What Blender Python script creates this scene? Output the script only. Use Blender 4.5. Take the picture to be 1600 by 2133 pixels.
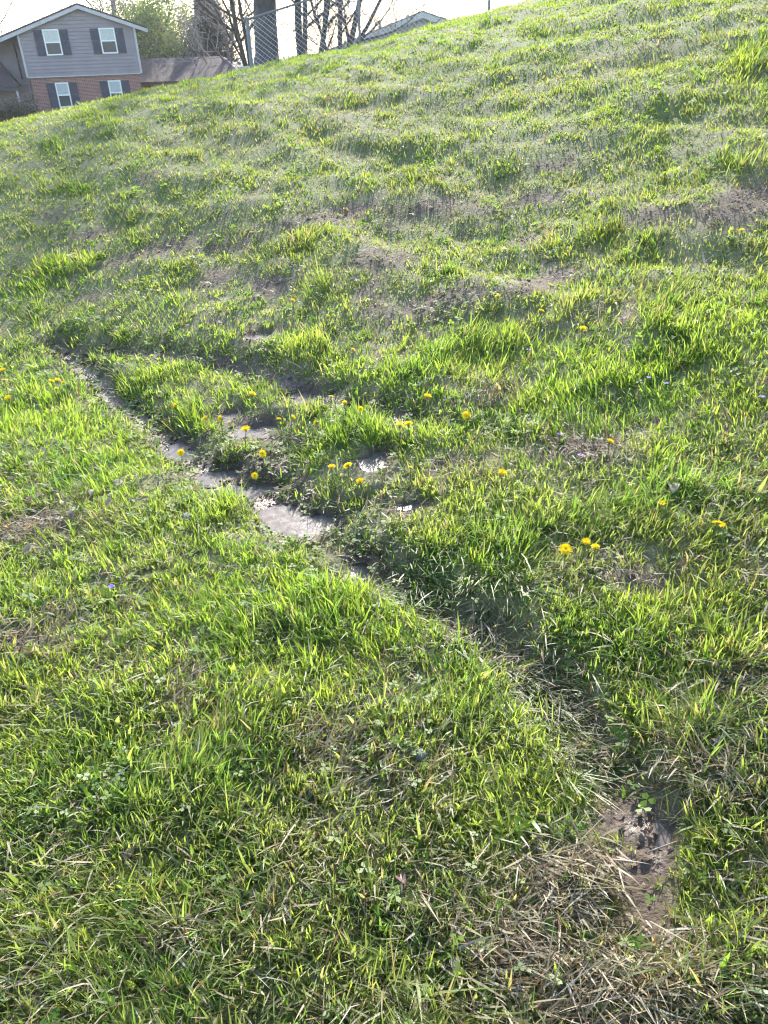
import bpy, bmesh, math, random
import numpy as np
from math import sin, cos, radians, hypot, atan2, pi
from mathutils import Vector, Matrix

S = bpy.context.scene
COL = S.collection
for o in list(bpy.data.objects):
    bpy.data.objects.remove(o)

# ------------------------------------------------------------------ camera
H = 1.5                                   # eye height above the lawn
FPX = 1602.0                              # focal length in pixels of the 1600 px wide photograph
TH, RO = radians(31), radians(2)
F = np.array([0, cos(TH), -sin(TH)]); U0 = np.array([0, sin(TH), cos(TH)]); R0 = np.array([1.0, 0, 0])
RV = R0 * cos(RO) - U0 * sin(RO); UV = U0 * cos(RO) + R0 * sin(RO)
CAM = np.array([0, 0, H])
cam = bpy.data.cameras.new('camera'); co = bpy.data.objects.new('camera', cam); COL.objects.link(co)
M = Matrix.Identity(4)
for i in range(3):
    M[i][0] = RV[i]; M[i][1] = UV[i]; M[i][2] = -F[i]; M[i][3] = CAM[i]
co.matrix_world = M
cam.sensor_fit = 'HORIZONTAL'; cam.sensor_width = 36; cam.lens = 36 * FPX / 1600
cam.clip_start = 0.02; cam.clip_end = 5000
S.camera = co

# ------------------------------------------------------------------ light
SUN_EL, SUN_AZ = radians(31), radians(6)  # azimuth measured from +Y towards +X
w = bpy.data.worlds.new('World'); S.world = w; w.use_nodes = True
nt = w.node_tree; nt.nodes.clear()
sky = nt.nodes.new('ShaderNodeTexSky'); sky.sky_type = 'NISHITA'; sky.sun_disc = False
sky.sun_elevation = SUN_EL; sky.sun_rotation = SUN_AZ
sky.dust_density = 1.0; sky.air_density = 1.0; sky.ozone_density = 1.0
bg = nt.nodes.new('ShaderNodeBackground'); bg.inputs[1].default_value = 0.15
wo = nt.nodes.new('ShaderNodeOutputWorld')
nt.links.new(sky.outputs[0], bg.inputs[0]); nt.links.new(bg.outputs[0], wo.inputs[0])
sl = bpy.data.lights.new('sun', 'SUN'); sl.energy = 3.3; sl.angle = radians(1.2); sl.color = (1.0, 0.93, 0.82)
so = bpy.data.objects.new('sun', sl); COL.objects.link(so)
sd = Vector((sin(SUN_AZ) * cos(SUN_EL), cos(SUN_AZ) * cos(SUN_EL), sin(SUN_EL)))
so.rotation_euler = sd.to_track_quat('Z', 'Y').to_euler(); so.location = (0, 0, 30)
vs = S.view_settings; vs.view_transform = 'Standard'; vs.look = 'None'; vs.gamma = 1; vs.exposure = 1.92
S.cycles.use_denoising = True; S.cycles.denoiser = 'OPENIMAGEDENOISE'; S.cycles.denoising_input_passes = 'RGB_ALBEDO_NORMAL'; S.cycles.denoising_prefilter = 'ACCURATE'
S.cycles.max_bounces = 6; S.cycles.diffuse_bounces = 3; S.cycles.glossy_bounces = 2
S.cycles.transmission_bounces = 4; S.cycles.transparent_max_bounces = 4
S.cycles.sample_clamp_indirect = 6.0
S.cycles.pixel_filter_type = 'BLACKMAN_HARRIS'; S.cycles.filter_width = 1.2

# ------------------------------------------------------------------ numeric helpers
rng = np.random.default_rng(7)
_perm = rng.permutation(512); _perm = np.concatenate([_perm, _perm, _perm])
_ga = rng.uniform(0, 2 * pi, 512); _gx, _gy = np.cos(_ga), np.sin(_ga)

def perlin(x, y, seed=0):
    x = np.asarray(x, float) + seed * 17.31; y = np.asarray(y, float) + seed * 9.77
    xi = np.floor(x).astype(int); yi = np.floor(y).astype(int)
    xf, yf = x - xi, y - yi
    def g(ix, iy, dx, dy):
        h = _perm[(_perm[ix & 511] + iy) & 511]
        return _gx[h] * dx + _gy[h] * dy
    u = xf * xf * xf * (xf * (xf * 6 - 15) + 10); v = yf * yf * yf * (yf * (yf * 6 - 15) + 10)
    a = g(xi, yi, xf, yf); b = g(xi + 1, yi, xf - 1, yf)
    c = g(xi, yi + 1, xf, yf - 1); d = g(xi + 1, yi + 1, xf - 1, yf - 1)
    return ((a + u * (b - a)) + v * ((c + u * (d - c)) - (a + u * (b - a)))) * 1.5

def fbm(x, y, seed=0, oct=3):
    s = 0; a = 1
    for k in range(oct):
        s = s + a * perlin(x * 2 ** k, y * 2 ** k, seed + k * 3); a *= 0.5
    return s

def smooth(a, b, x):
    t = np.clip((x - a) / (b - a), 0, 1); return t * t * (3 - 2 * t)

def ray(px, py):
    return F * FPX + RV * (px - 800) + UV * (1066.5 - py)

def at(px, py, Y):                        # the point seen at a pixel, Y metres ahead
    d = ray(px, py); return CAM + d * (Y / d[1])

def pix(x, y, z):                         # where a point of the place shows in the photograph
    dx, dy, dz = x, y, z - H
    c = dx * F[0] + dy * F[1] + dz * F[2]
    c = np.maximum(c, 0.05)
    return (800 + FPX * (dx * RV[0] + dy * RV[1] + dz * RV[2]) / c,
            1066.5 - FPX * (dx * UV[0] + dy * UV[1] + dz * UV[2]) / c)

# ------------------------------------------------------------------ the lie of the land
_cr = [(-33.4, -.070, 9.0), (-23.1, -.050, 9.2), (-15.8, -.030, 9.6), (-8.2, -.011, 10.2), (-.5, .010, 11.0),
       (4.7, .027, 11.5), (8.8, .042, 12.0), (23.1, .082, 11.5), (45, .10, 11.0)]
_ca = np.radians([c[0] for c in _cr]); _cm = [c[1] for c in _cr]; _cd = [c[2] for c in _cr]
_ta = np.radians([-60, -30, -21, -6.2, 5, 15, 30, 60]); _td = [4.8, 4.6, 4.1, 2.35, 1.7, 1.25, 0.8, 0.5]

def land(x, y):
    x = np.asarray(x, float); y = np.asarray(y, float)
    r = np.hypot(x, y) + 1e-6
    ph = np.arctan2(x, y)
    m = np.interp(ph, _ca, _cm); D = np.interp(ph, _ca, _cd); r0 = np.interp(ph, _ta, _td)
    zc = H + m * D - 0.09
    Ln = D - r0
    t = np.clip((r - r0) / Ln, 0, 1)
    rise = zc * (3 * t * t - 2 * t ** 3) + m * Ln * (t ** 3 - t * t) + 0.35 * zc * t * (1 - t) ** 2
    d = np.maximum(r - D, 0)
    far = zc + m * d - 0.0013 * d * d - 0.004 * np.maximum(d - 11, 0) ** 2
    lo = -1.8
    far = lo + np.log1p(np.exp(np.clip((far - lo) * 2.2, -40, 40))) / 2.2
    z = np.where(r < D, rise, far)
    front = smooth(-1.5, 0.6, y)          # the ground behind the viewer stays level
    return z * front

def segdist(x, y, pts):
    best = np.full(np.shape(x), 1e9)
    for (a, b) in zip(pts[:-1], pts[1:]):
        ax, ay = a[:2]; bx, by = b[:2]
        L2 = (bx - ax) ** 2 + (by - ay) ** 2
        t = np.clip(((x - ax) * (bx - ax) + (y - ay) * (by - ay)) / L2, 0, 1)
        best = np.minimum(best, np.hypot(x - ax - t * (bx - ax), y - ay - t * (by - ay)))
    return best

def lumps(x, y):
    r = np.hypot(x, y)
    fade = 1 - smooth(13, 17, r)
    hill = smooth(1.5, 4.0, 0.755 * (x + .4) + .656 * (y - 2.3) + 1.5)
    c = x * .755 + y * .656; l = -x * .656 + y * .755       # across and along the slope
    z = 0.016 * fbm(x * 3.1, y * 3.1, 2, 3)
    z = z + hill * (0.055 * fbm(c * 1.6, l * .75, 5, 2) + 0.02 * fbm(c * 4.2, l * 2.4, 8, 2))
    return z * fade

def hit(px, py, fn):                      # where the line of sight through a pixel meets the ground
    d = ray(px, py); d = d / hypot(d[0], d[1])
    t = np.geomspace(.3, 40, 420)
    for _ in range(3):
        p = CAM[None] + d[None] * t[:, None]
        under = p[:, 2] < fn(p[:, 0], p[:, 1])
        k = max(1, int(np.argmax(under))) if under.any() else len(t) - 1
        t = np.linspace(t[k - 1], t[k], 24)
    return CAM + d * t[0]

base0 = lambda x, y: land(x, y) + lumps(x, y)
RUT_A = [hit(*p, base0) for p in [(120, 705), (150, 735), (215, 800), (300, 862), (370, 925), (450, 980), (540, 1015), (605, 1060), (700, 1125),
                                  (745, 1165), (850, 1205), (1000, 1290), (1100, 1375), (1185, 1480), (1235, 1530), (1300, 1650), (1345, 1745), (1372, 1900)]]
RUT_B = [hit(*p, base0) for p in [(205, 715), (300, 722), (385, 732), (500, 752), (600, 782), (645, 810), (750, 842), (850, 864)]]
RUT_C = [hit(*p, base0) for p in [(470, 842), (530, 880), (590, 935), (650, 1030)]]

PUD = [  # px, py, half width px, half height px, depth
    (605, 1064, 66, 33, .035), (741, 1164, 32, 17, .03), (512, 1000, 52, 13, .025), (445, 972, 38, 13, .025), (372, 918, 34, 12, .025),
    (532, 880, 34, 16, .03), (478, 850, 24, 11, .025), (780, 953, 28, 20, .03), (640, 809, 28, 12, .03), (541, 694, 20, 8, .03),
    (735, 836, 22, 6, .025), (1388, 1712, 30, 24, .018), (850, 1052, 22, 8, .02)]
MUD = [(1340, 1720, 100, 62, 1), (1385, 1790, 42, 52, 1), (1235, 1505, 36, 34, .8), (1275, 1640, 50, 30, .6), (760, 840, 100, 20, .8), (560, 965, 70, 32, .8), (940, 966, 50, 18, .5), (1375, 1900, 26, 50, .6)]
PUDW = []
for (px, py, hw, hh, dp) in PUD:
    py += hh * .1; hh *= 1.05; hw *= 1.0
    c = hit(px, py, base0); e = hit(px + hw, py, base0); b = hit(px, py + hh, base0); t = hit(px, py - hh, base0)
    PUDW.append([c[0], c[1], hypot(*(e - c)[:2]), hypot(*(t - b)[:2]) / 2, dp, 0.0])

def puddle_w(x, y, p):
    dx, dy = x - p[0], y - p[1]
    a = np.arctan2(dy, dx)
    wob = 1 + 0.22 * np.sin(2 * a + p[0] * 9) + 0.16 * np.sin(3 * a + p[1] * 13) + 0.10 * np.sin(5 * a + p[0] * 31) + 0.25 * perlin(x * 16, y * 16, 21)
    q = np.hypot(dx / p[2], dy / p[3]) / wob
    return q

def rutted(x, y):
    x = np.asarray(x, float); y = np.asarray(y, float)
    sA = segdist(x, y, RUT_A)
    z = land(x, y) + lumps(x, y) * (1 - .75 * np.exp(-(sA / .16) ** 2))
    dA = sA + 0.03 * perlin(x * 5, y * 5, 31)
    dB = segdist(x, y, RUT_B) + 0.03 * perlin(x * 5, y * 5, 32)
    dC = segdist(x, y, RUT_C)
    return z - (.032 + .033 * smooth(1.05, 1.3, y) - .012 * smooth(1.9, 2.3, y)) * np.exp(-(np.maximum(dA, 0) / .105) ** 3) - 0.036 * np.exp(-(np.maximum(dB, 0) / .11) ** 3) - 0.03 * np.exp(-(dC / .13) ** 2)

_an = np.linspace(0, 2 * pi, 40)
_MUD0 = hit(1345, 1730, rutted)[:2]
for p in PUDW:                            # water stands just below the lowest part of its rim
    zr = rutted(p[0] + 1.25 * p[2] * np.cos(_an), p[1] + 1.25 * p[3] * np.sin(_an))
    p[5] = float(np.percentile(zr, 22)) - .004

def ground(x, y):
    x = np.asarray(x, float); y = np.asarray(y, float)
    z = rutted(x, y)
    for p in PUDW:
        q = puddle_w(x, y, p)
        wgt = np.exp(-(q / 1.0) ** 4)
        z = np.where(q < 2.5, np.minimum(z, p[5] + .02 + .05 * np.maximum(q - 1.2, 0) + .03 * smooth(1.6, 2.5, q) + 99 * (q > 2.4)) * (1 - wgt) + (p[5] - p[4]) * wgt, z)
        rim = np.exp(-((q - 1.25) / .22) ** 2)
        z = np.where(rim > .02, z + rim * np.maximum(p[5] + .003 - z, 0), z)
    r = np.hypot(x, y)
    z = z + (1 - smooth(4, 7, r)) * (0.004 * perlin(x * 22, y * 22, 40) + 0.003 * perlin(x * 45, y * 45, 41))
    hx, hy = _MUD0; z = z + np.exp(-(np.hypot(x - hx, y - hy) / .13) ** 4) * (.016 * np.abs(perlin(x * 26, y * 26, 43)) + .005 * perlin(x * 60, y * 60, 44))
    return z

# ------------------------------------------------------------------ maps of what grows where
def blobs(u, v, lst):
    s = np.zeros(np.shape(u))
    for (bu, bv, ru, rv, a) in lst:
        sl_ = .24 if bv < 660 else 0.0            # wear on the bank follows the slope
        s = np.maximum(s, a * np.exp(-(((u - bu) / ru) ** 2 + ((v + sl_ * (u - bu) - bv) / rv) ** 2)))
    return s

BARE = [(565, 592, 75, 22, 1), (450, 580, 50, 22, .8), (500, 560, 40, 14, .7), (330, 522, 120, 18, .95), (890, 680, 60, 26, 1), (930, 632, 100, 26, 1),
        (860, 640, 70, 22, .9), (720, 440, 75, 22, 1), (1165, 342, 40, 12, .9), (1545, 430, 100, 42, .9), (1120, 592, 100, 18, 1), (820, 542, 60, 16, .9),
        (750, 548, 50, 12, .7), (190, 492, 60, 12, .7), (170, 632, 55, 12, .8), (440, 670, 40, 14, .9), (1330, 1200, 80, 36, .85), (1260, 1150, 70, 40, .7),
        (940, 966, 50, 18, .95), (850, 1052, 40, 14, .9), (1225, 942, 80, 24, .75), (560, 968, 70, 30, .95), (620, 930, 45, 18, .8), (655, 1030, 40, 18, .9),
        (880, 440, 80, 18, .95), (1100, 420, 110, 18, .9), (640, 458, 110, 18, .9), (500, 508, 110, 16, .9), (1340, 1708, 95, 58, 1.15), (1385, 1790, 38, 50, 1.1),
        (1275, 1640, 50, 30, .9), (1235, 1500, 40, 30, .9), (1180, 1450, 40, 36, .8), (1375, 1890, 20, 36, .5), (1215, 1800, 40, 30, .8), (1030, 850, 40, 14, .6),
        (70, 1085, 80, 40, .6), (20, 1325, 50, 22, .7), (380, 1440, 30, 40, .45), (620, 1600, 40, 20, .3), (760, 840, 90, 22, .9), (860, 870, 70, 16, .8),
        (480, 850, 50, 20, .8), (535, 882, 60, 26, .8), (785, 955, 48, 30, .9), (645, 808, 50, 22, .9), (605, 1062, 85, 44, 1), (740, 1160, 50, 28, .9),
        (370, 925, 60, 24, .9), (440, 970, 55, 22, .9), (520, 1000, 65, 20, 1), (270, 840, 55, 22, .7), (540, 694, 30, 12, .9), (1330, 450, 70, 16, .8)]
DEAD = [(1240, 1572, 80, 40, 1), (1460, 1620, 170, 75, .95), (1510, 1500, 130, 40, .8), (1540, 1430, 80, 60, .8), (1150, 1400, 70, 50, .75), (1220, 1820, 120, 55, .85),
        (1290, 2050, 300, 110, 1), (1080, 1960, 110, 70, .8), (370, 1955, 120, 45, .65), (640, 1545, 170, 60, .5), (590, 1300, 70, 40, .45), (90, 1085, 150, 65, .75),
        (120, 1290, 110, 36, .4), (55, 1330, 80, 34, .6), (380, 1460, 60, 110, .45), (1500, 1130, 100, 60, .5), (1540, 420, 110, 40, .7), (720, 240, 160, 60, .5),
        (1230, 940, 120, 24, .6), (1030, 820, 90, 34, .7), (1260, 650, 110, 40, .4), (1290, 130, 250, 40, .5), (480, 290, 220, 50, .45), (870, 2110, 150, 50, .6),
        (130, 2080, 120, 40, .5), (900, 1100, 90, 50, .3), (1560, 1000, 80, 60, .35), (160, 520, 200, 40, .3), (930, 420, 320, 50, .4), (1050, 1320, 80, 40, .5),
        (1180, 1450, 60, 50, .7), (540, 1420, 60, 40, .35), (130, 2000, 160, 40, .3), (520, 1900, 90, 40, .4), (600, 1720, 70, 40, .35)]
TALL = [(1553, 345, 38, 20, 1.4), (1000, 730, 100, 45, .9), (1350, 650, 90, 45, .7), (650, 850, 50, 30, .9), (770, 885, 55, 28, .8), (575, 530, 45, 20, .8),
        (650, 500, 60, 16, .7), (1450, 1540, 60, 60, .8), (690, 1270, 130, 80, .6), (1080, 1130, 80, 50, .5), (1530, 1340, 110, 45, .8), (1330, 1340, 70, 45, .7),
        (1480, 1700, 80, 70, .7), (1420, 1780, 30, 40, .9), (330, 920, 60, 40, .6), (480, 1060, 80, 40, .5), (1450, 1250, 150, 60, .6), (880, 1500, 120, 50, .4),
        (1180, 1330, 60, 40, .5), (700, 1040, 60, 30, .4), (1200, 640, 80, 26, .6), (680, 600, 60, 28, .7), (1500, 650, 90, 30, .5), (1450, 2000, 120, 80, .7),
        (820, 2060, 140, 60, .8), (150, 560, 150, 30, .6), (180, 760, 40, 26, .8), (260, 810, 40, 24, .6), (420, 860, 60, 24, .5), (1580, 130, 60, 60, .8),
        (900, 360, 60, 20, .8), (1200, 500, 150, 30, .6), (1080, 740, 50, 30, .5), (650, 720, 80, 24, .5), (600, 545, 60, 20, .4)]
MATT = [(1010, 1240, 140, 62, 1), (860, 1185, 90, 40, 1), (1330, 1615, 120, 55, 1), (1240, 1570, 70, 40, 1), (1460, 1590, 140, 80, .8), (710, 1085, 70, 36, .8),
        (1130, 1400, 90, 60, .9), (1230, 1000, 100, 40, .5), (900, 2080, 180, 60, .8), (1330, 2050, 240, 110, .6), (400, 940, 60, 30, .8), (1480, 980, 110, 40, .6),
        (780, 1110, 90, 40, .7), (560, 960, 80, 40, .6), (1250, 1450, 80, 60, .7)]
LUSH = [(250, 950, 300, 170, 1), (500, 1200, 350, 160, .95), (900, 1250, 300, 160, .7), (250, 300, 300, 100, .6), (600, 160, 500, 60, .7), (800, 800, 260, 120, .5),
        (1250, 1350, 250, 120, .7), (1350, 900, 250, 140, .6), (100, 560, 200, 60, .7), (1560, 150, 80, 80, .9), (1000, 1450, 250, 80, .5), (300, 250, 300, 70, .6)]

def maps(x, y, z):
    u, v = pix(x, y, z)
    n1 = fbm(x * 2.3, y * 2.3, 50, 3); n2 = fbm(x * 5.1, y * 5.1, 54, 2); n3 = fbm(x * .9, y * .9, 58, 2)
    r = np.hypot(x, y)
    wu = u + 30 * n2 * np.minimum(1, 3 / r); wv = v + 18 * fbm(x * 6.3, y * 6.3, 60, 2) * np.minimum(1, 3 / r)
    dr = np.minimum(np.minimum(segdist(x, y, RUT_A), segdist(x, y, RUT_B) + .02), segdist(x, y, RUT_C) + .05)
    rut = np.exp(-(np.maximum(dr + .035 * n2, 0) / .085) ** 2.5)
    matt = np.clip(blobs(wu, wv, MATT), 0, 1)
    tail = smooth(1085, 1120, v) * (1 - smooth(1640, 1680, v))             # the lower rut lies under flattened grass
    rut0 = rut; matt = np.maximum(matt, np.clip(1.3 * rut0 * tail, 0, 1)); rut = rut * (1 - .62 * tail)
    hill = smooth(900, 500, v)
    bare = np.clip(np.maximum(blobs(wu, wv, BARE) * (1.1 + .7 * n2), 0.86 * rut), 0, 1)
    bare = np.maximum(bare, np.clip((n1 - .42) * 1.6, 0, .7) * (.25 + .75 * hill * smooth(300, 420, v)))
    dead = np.clip(blobs(wu, wv, DEAD) * (1.0 + .6 * n2) + .12 + .22 * np.clip(n1, -.5, 1) + .09 * hill * smooth(90, 260, v) + .05 * smooth(1400, 1900, v), 0, 1)
    tall = blobs(wu, wv, TALL) + .45 * np.clip(-n1 + .1, 0, 1)
    lush = np.clip(blobs(wu, wv, LUSH) * .8 + .25 + .5 * n3, 0, 1)
    wet = np.maximum(rut * (1 - smooth(1150, 1250, v) * .5), 0)
    wet = np.maximum(wet, blobs(wu, wv, MUD))
    for p in PUDW:
        q = puddle_w(x, y, p); wet = np.maximum(wet, np.exp(-(q / 1.75) ** 3))
        bare = np.maximum(bare, np.exp(-(q / 1.3) ** 6))
    return dict(u=u, v=v, bare=bare, dead=dead, tall=tall, lush=lush, matt=matt, wet=wet, hill=hill, rut=rut, n1=n1, n2=n2, n3=n3)

# ------------------------------------------------------------------ mesh helpers
def link_mesh(name, verts, faces, mat=None, parent=None, smooth_shade=False):
    me = bpy.data.meshes.new(name); me.from_pydata([tuple(v) for v in verts], [], faces); me.update()
    if mat: me.materials.append(mat)
    if smooth_shade: me.polygons.foreach_set('use_smooth', [True] * len(me.polygons))
    o = bpy.data.objects.new(name, me); COL.objects.link(o)
    if parent: o.parent = parent
    return o

def fast_mesh(name, V, loops, sizes, mat, colors=None, smooth_shade=False):
    me = bpy.data.meshes.new(name)
    me.vertices.add(len(V)); me.vertices.foreach_set('co', np.ascontiguousarray(V, np.float32).ravel())
    me.loops.add(len(loops)); me.loops.foreach_set('vertex_index', np.ascontiguousarray(loops, np.int32))
    st = np.concatenate([[0], np.cumsum(sizes)[:-1]]).astype(np.int32)
    me.polygons.add(len(sizes)); me.polygons.foreach_set('loop_start', st)
    if smooth_shade: me.polygons.foreach_set('use_smooth', np.ones(len(sizes), bool))
    me.update(calc_edges=True)
    if colors is not None:
        for nm, c in colors.items():
            if c.ndim == 1:
                a = me.attributes.new(nm, 'FLOAT', 'POINT'); a.data.foreach_set('value', c.astype(np.float32))
            else:
                a = me.attributes.new(nm, 'FLOAT_COLOR', 'POINT')
                c4 = np.concatenate([c, np.ones((len(c), 1))], 1).astype(np.float32)
                a.data.foreach_set('color', c4.ravel())
    me.materials.append(mat)
    o = bpy.data.objects.new(name, me); COL.objects.link(o)
    return o

def tag(o, label=None, cat=None, group=None, kind=None):
    if label: o['label'] = label
    if cat: o['category'] = cat
    if group: o['group'] = group
    if kind: o['kind'] = kind
    return o

def empty(name, loc, rz=0):
    o = bpy.data.objects.new(name, None); COL.objects.link(o); o.location = loc; o.rotation_euler = (0, 0, rz)
    o.empty_display_size = .1
    return o

class MB:
    def __init__(s): s.v = []; s.f = []
    def add(s, vs, fs):
        n = len(s.v); s.v += [tuple(v) for v in vs]; s.f += [tuple(i + n for i in f) for f in fs]
    def box(s, x0, x1, y0, y1, z0, z1):
        s.add([(x0, y0, z0), (x1, y0, z0), (x1, y1, z0), (x0, y1, z0), (x0, y0, z1), (x1, y0, z1), (x1, y1, z1), (x0, y1, z1)],
              [(0, 3, 2, 1), (4, 5, 6, 7), (0, 1, 5, 4), (1, 2, 6, 5), (2, 3, 7, 6), (3, 0, 4, 7)])
    def prism_y(s, poly, y0, y1):         # a polygon in x,z extruded along y
        n = len(poly)
        s.add([(x, y0, z) for x, z in poly] + [(x, y1, z) for x, z in poly],
              [tuple(range(n)), tuple(range(2 * n - 1, n - 1, -1))] + [(i, i + n, (i + 1) % n + n, (i + 1) % n) for i in range(n)])
    def tube(s, pts, rads, n=6, cap=True):
        pts = [Vector(p) for p in pts]; rings = []
        for i, p in enumerate(pts):
            d = (pts[min(i + 1, len(pts) - 1)] - pts[max(i - 1, 0)]).normalized()
            a = d.cross(Vector((0.31, 0.2, 0.93))) if abs(d.z) < .9 else d.cross(Vector((1, .1, 0)))
            a.normalize(); b = d.cross(a)
            rings.append([p + (a * cos(2 * pi * k / n) + b * sin(2 * pi * k / n)) * rads[i] for k in range(n)])
        vs = [v for r in rings for v in r]; fs = []
        for i in range(len(pts) - 1):
            for k in range(n):
                fs.append((i * n + k, i * n + (k + 1) % n, (i + 1) * n + (k + 1) % n, (i + 1) * n + k))
        if cap: fs += [tuple(range(n - 1, -1, -1)), tuple(range((len(pts) - 1) * n, len(pts) * n))]
        s.add(vs, fs)
    def build(s, name, mat, parent=None, sm=False): return link_mesh(name, s.v, s.f, mat, parent, sm)

# ------------------------------------------------------------------ materials
def new_mat(name):
    m = bpy.data.materials.new(name); m.use_nodes = True; t = m.node_tree
    return m, t, t.nodes['Principled BSDF'], t.nodes['Material Output']

def N(t, kind, **kw):
    n = t.nodes.new(kind)
    for k, v in kw.items():
        if k.startswith('i_'):
            key = k[2:]; n.inputs[int(key) if key.isdigit() else key].default_value = v
        else: setattr(n, k, v)
    return n

def simple(name, col, rough=.7, var=.25, scale=6, bump=0.0, bscale=40, spec=.5, metal=0.0, trans=0.0):
    m, t, b, out = new_mat(name)
    tc = N(t, 'ShaderNodeTexCoord')
    no = N(t, 'ShaderNodeTexNoise', i_Scale=scale, i_Detail=5.0)
    t.links.new(tc.outputs['Object'], no.inputs['Vector'])
    mp = N(t, 'ShaderNodeMapRange', i_3=1 - var, i_4=1 + var)
    mp.inputs[1].default_value = .3; mp.inputs[2].default_value = .7
    t.links.new(no.outputs[0], mp.inputs[0])
    mx = N(t, 'ShaderNodeVectorMath', operation='SCALE'); mx.inputs[0].default_value = col
    t.links.new(mp.outputs[0], mx.inputs['Scale']); t.links.new(mx.outputs[0], b.inputs['Base Color'])
    b.inputs['Roughness'].default_value = rough; b.inputs['Metallic'].default_value = metal
    b.inputs['Specular IOR Level'].default_value = spec
    if bump:
        n2 = N(t, 'ShaderNodeTexNoise', i_Scale=bscale, i_Detail=4.0); t.links.new(tc.outputs['Object'], n2.inputs['Vector'])
        bp = N(t, 'ShaderNodeBump', i_Strength=bump, i_Distance=.02); t.links.new(n2.outputs[0], bp.inputs['Height'])
        t.links.new(bp.outputs[0], b.inputs['Normal'])
    if trans:
        tr = N(t, 'ShaderNodeBsdfTranslucent'); t.links.new(mx.outputs[0], tr.inputs[0])
        ms = N(t, 'ShaderNodeMixShader', i_0=trans); t.links.new(b.outputs[0], ms.inputs[1]); t.links.new(tr.outputs[0], ms.inputs[2])
        t.links.new(ms.outputs[0], out.inputs[0])
    return m

def leaf_mat(name, trans=.5, gain=1.7, warm=(1.25, 1.05, .55), gloss=.06, rough=.42):
    m, t, b, out = new_mat(name); t.nodes.remove(b)
    at_ = N(t, 'ShaderNodeAttribute', attribute_name='col')
    di = N(t, 'ShaderNodeBsdfDiffuse'); tr = N(t, 'ShaderNodeBsdfTranslucent'); gl = N(t, 'ShaderNodeBsdfGlossy', i_Roughness=rough)
    gl.inputs[0].default_value = (1, 1, 1, 1)
    vm = N(t, 'ShaderNodeVectorMath', operation='MULTIPLY'); vm.inputs[1].default_value = [c * gain for c in warm]
    t.links.new(at_.outputs[0], di.inputs[0]); t.links.new(at_.outputs[0], vm.inputs[0]); t.links.new(vm.outputs[0], tr.inputs[0])
    m1 = N(t, 'ShaderNodeMixShader', i_0=trans); t.links.new(di.outputs[0], m1.inputs[1]); t.links.new(tr.outputs[0], m1.inputs[2])
    lw = N(t, 'ShaderNodeFresnel', i_IOR=1.42)
    ml = N(t, 'ShaderNodeMath', operation='MULTIPLY'); ml.inputs[1].default_value = gloss * 10
    t.links.new(lw.outputs[0], ml.inputs[0])
    m2 = N(t, 'ShaderNodeMixShader'); t.links.new(ml.outputs[0], m2.inputs[0]); t.links.new(m1.outputs[0], m2.inputs[1]); t.links.new(gl.outputs[0], m2.inputs[2])
    t.links.new(m2.outputs[0], out.inputs[0])
    return m

M_GRASS = leaf_mat('living_grass', .56, 2.3, (1.12, 1.06, .62), .006, .5)
M_STRAW = leaf_mat('dry_grass', .3, 1.0, (1.05, 1.0, .9), .004, .6)
M_CLOVER = leaf_mat('clover_leaf', .5, 1.9, (1.1, 1.06, .55), .004, .6)

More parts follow.
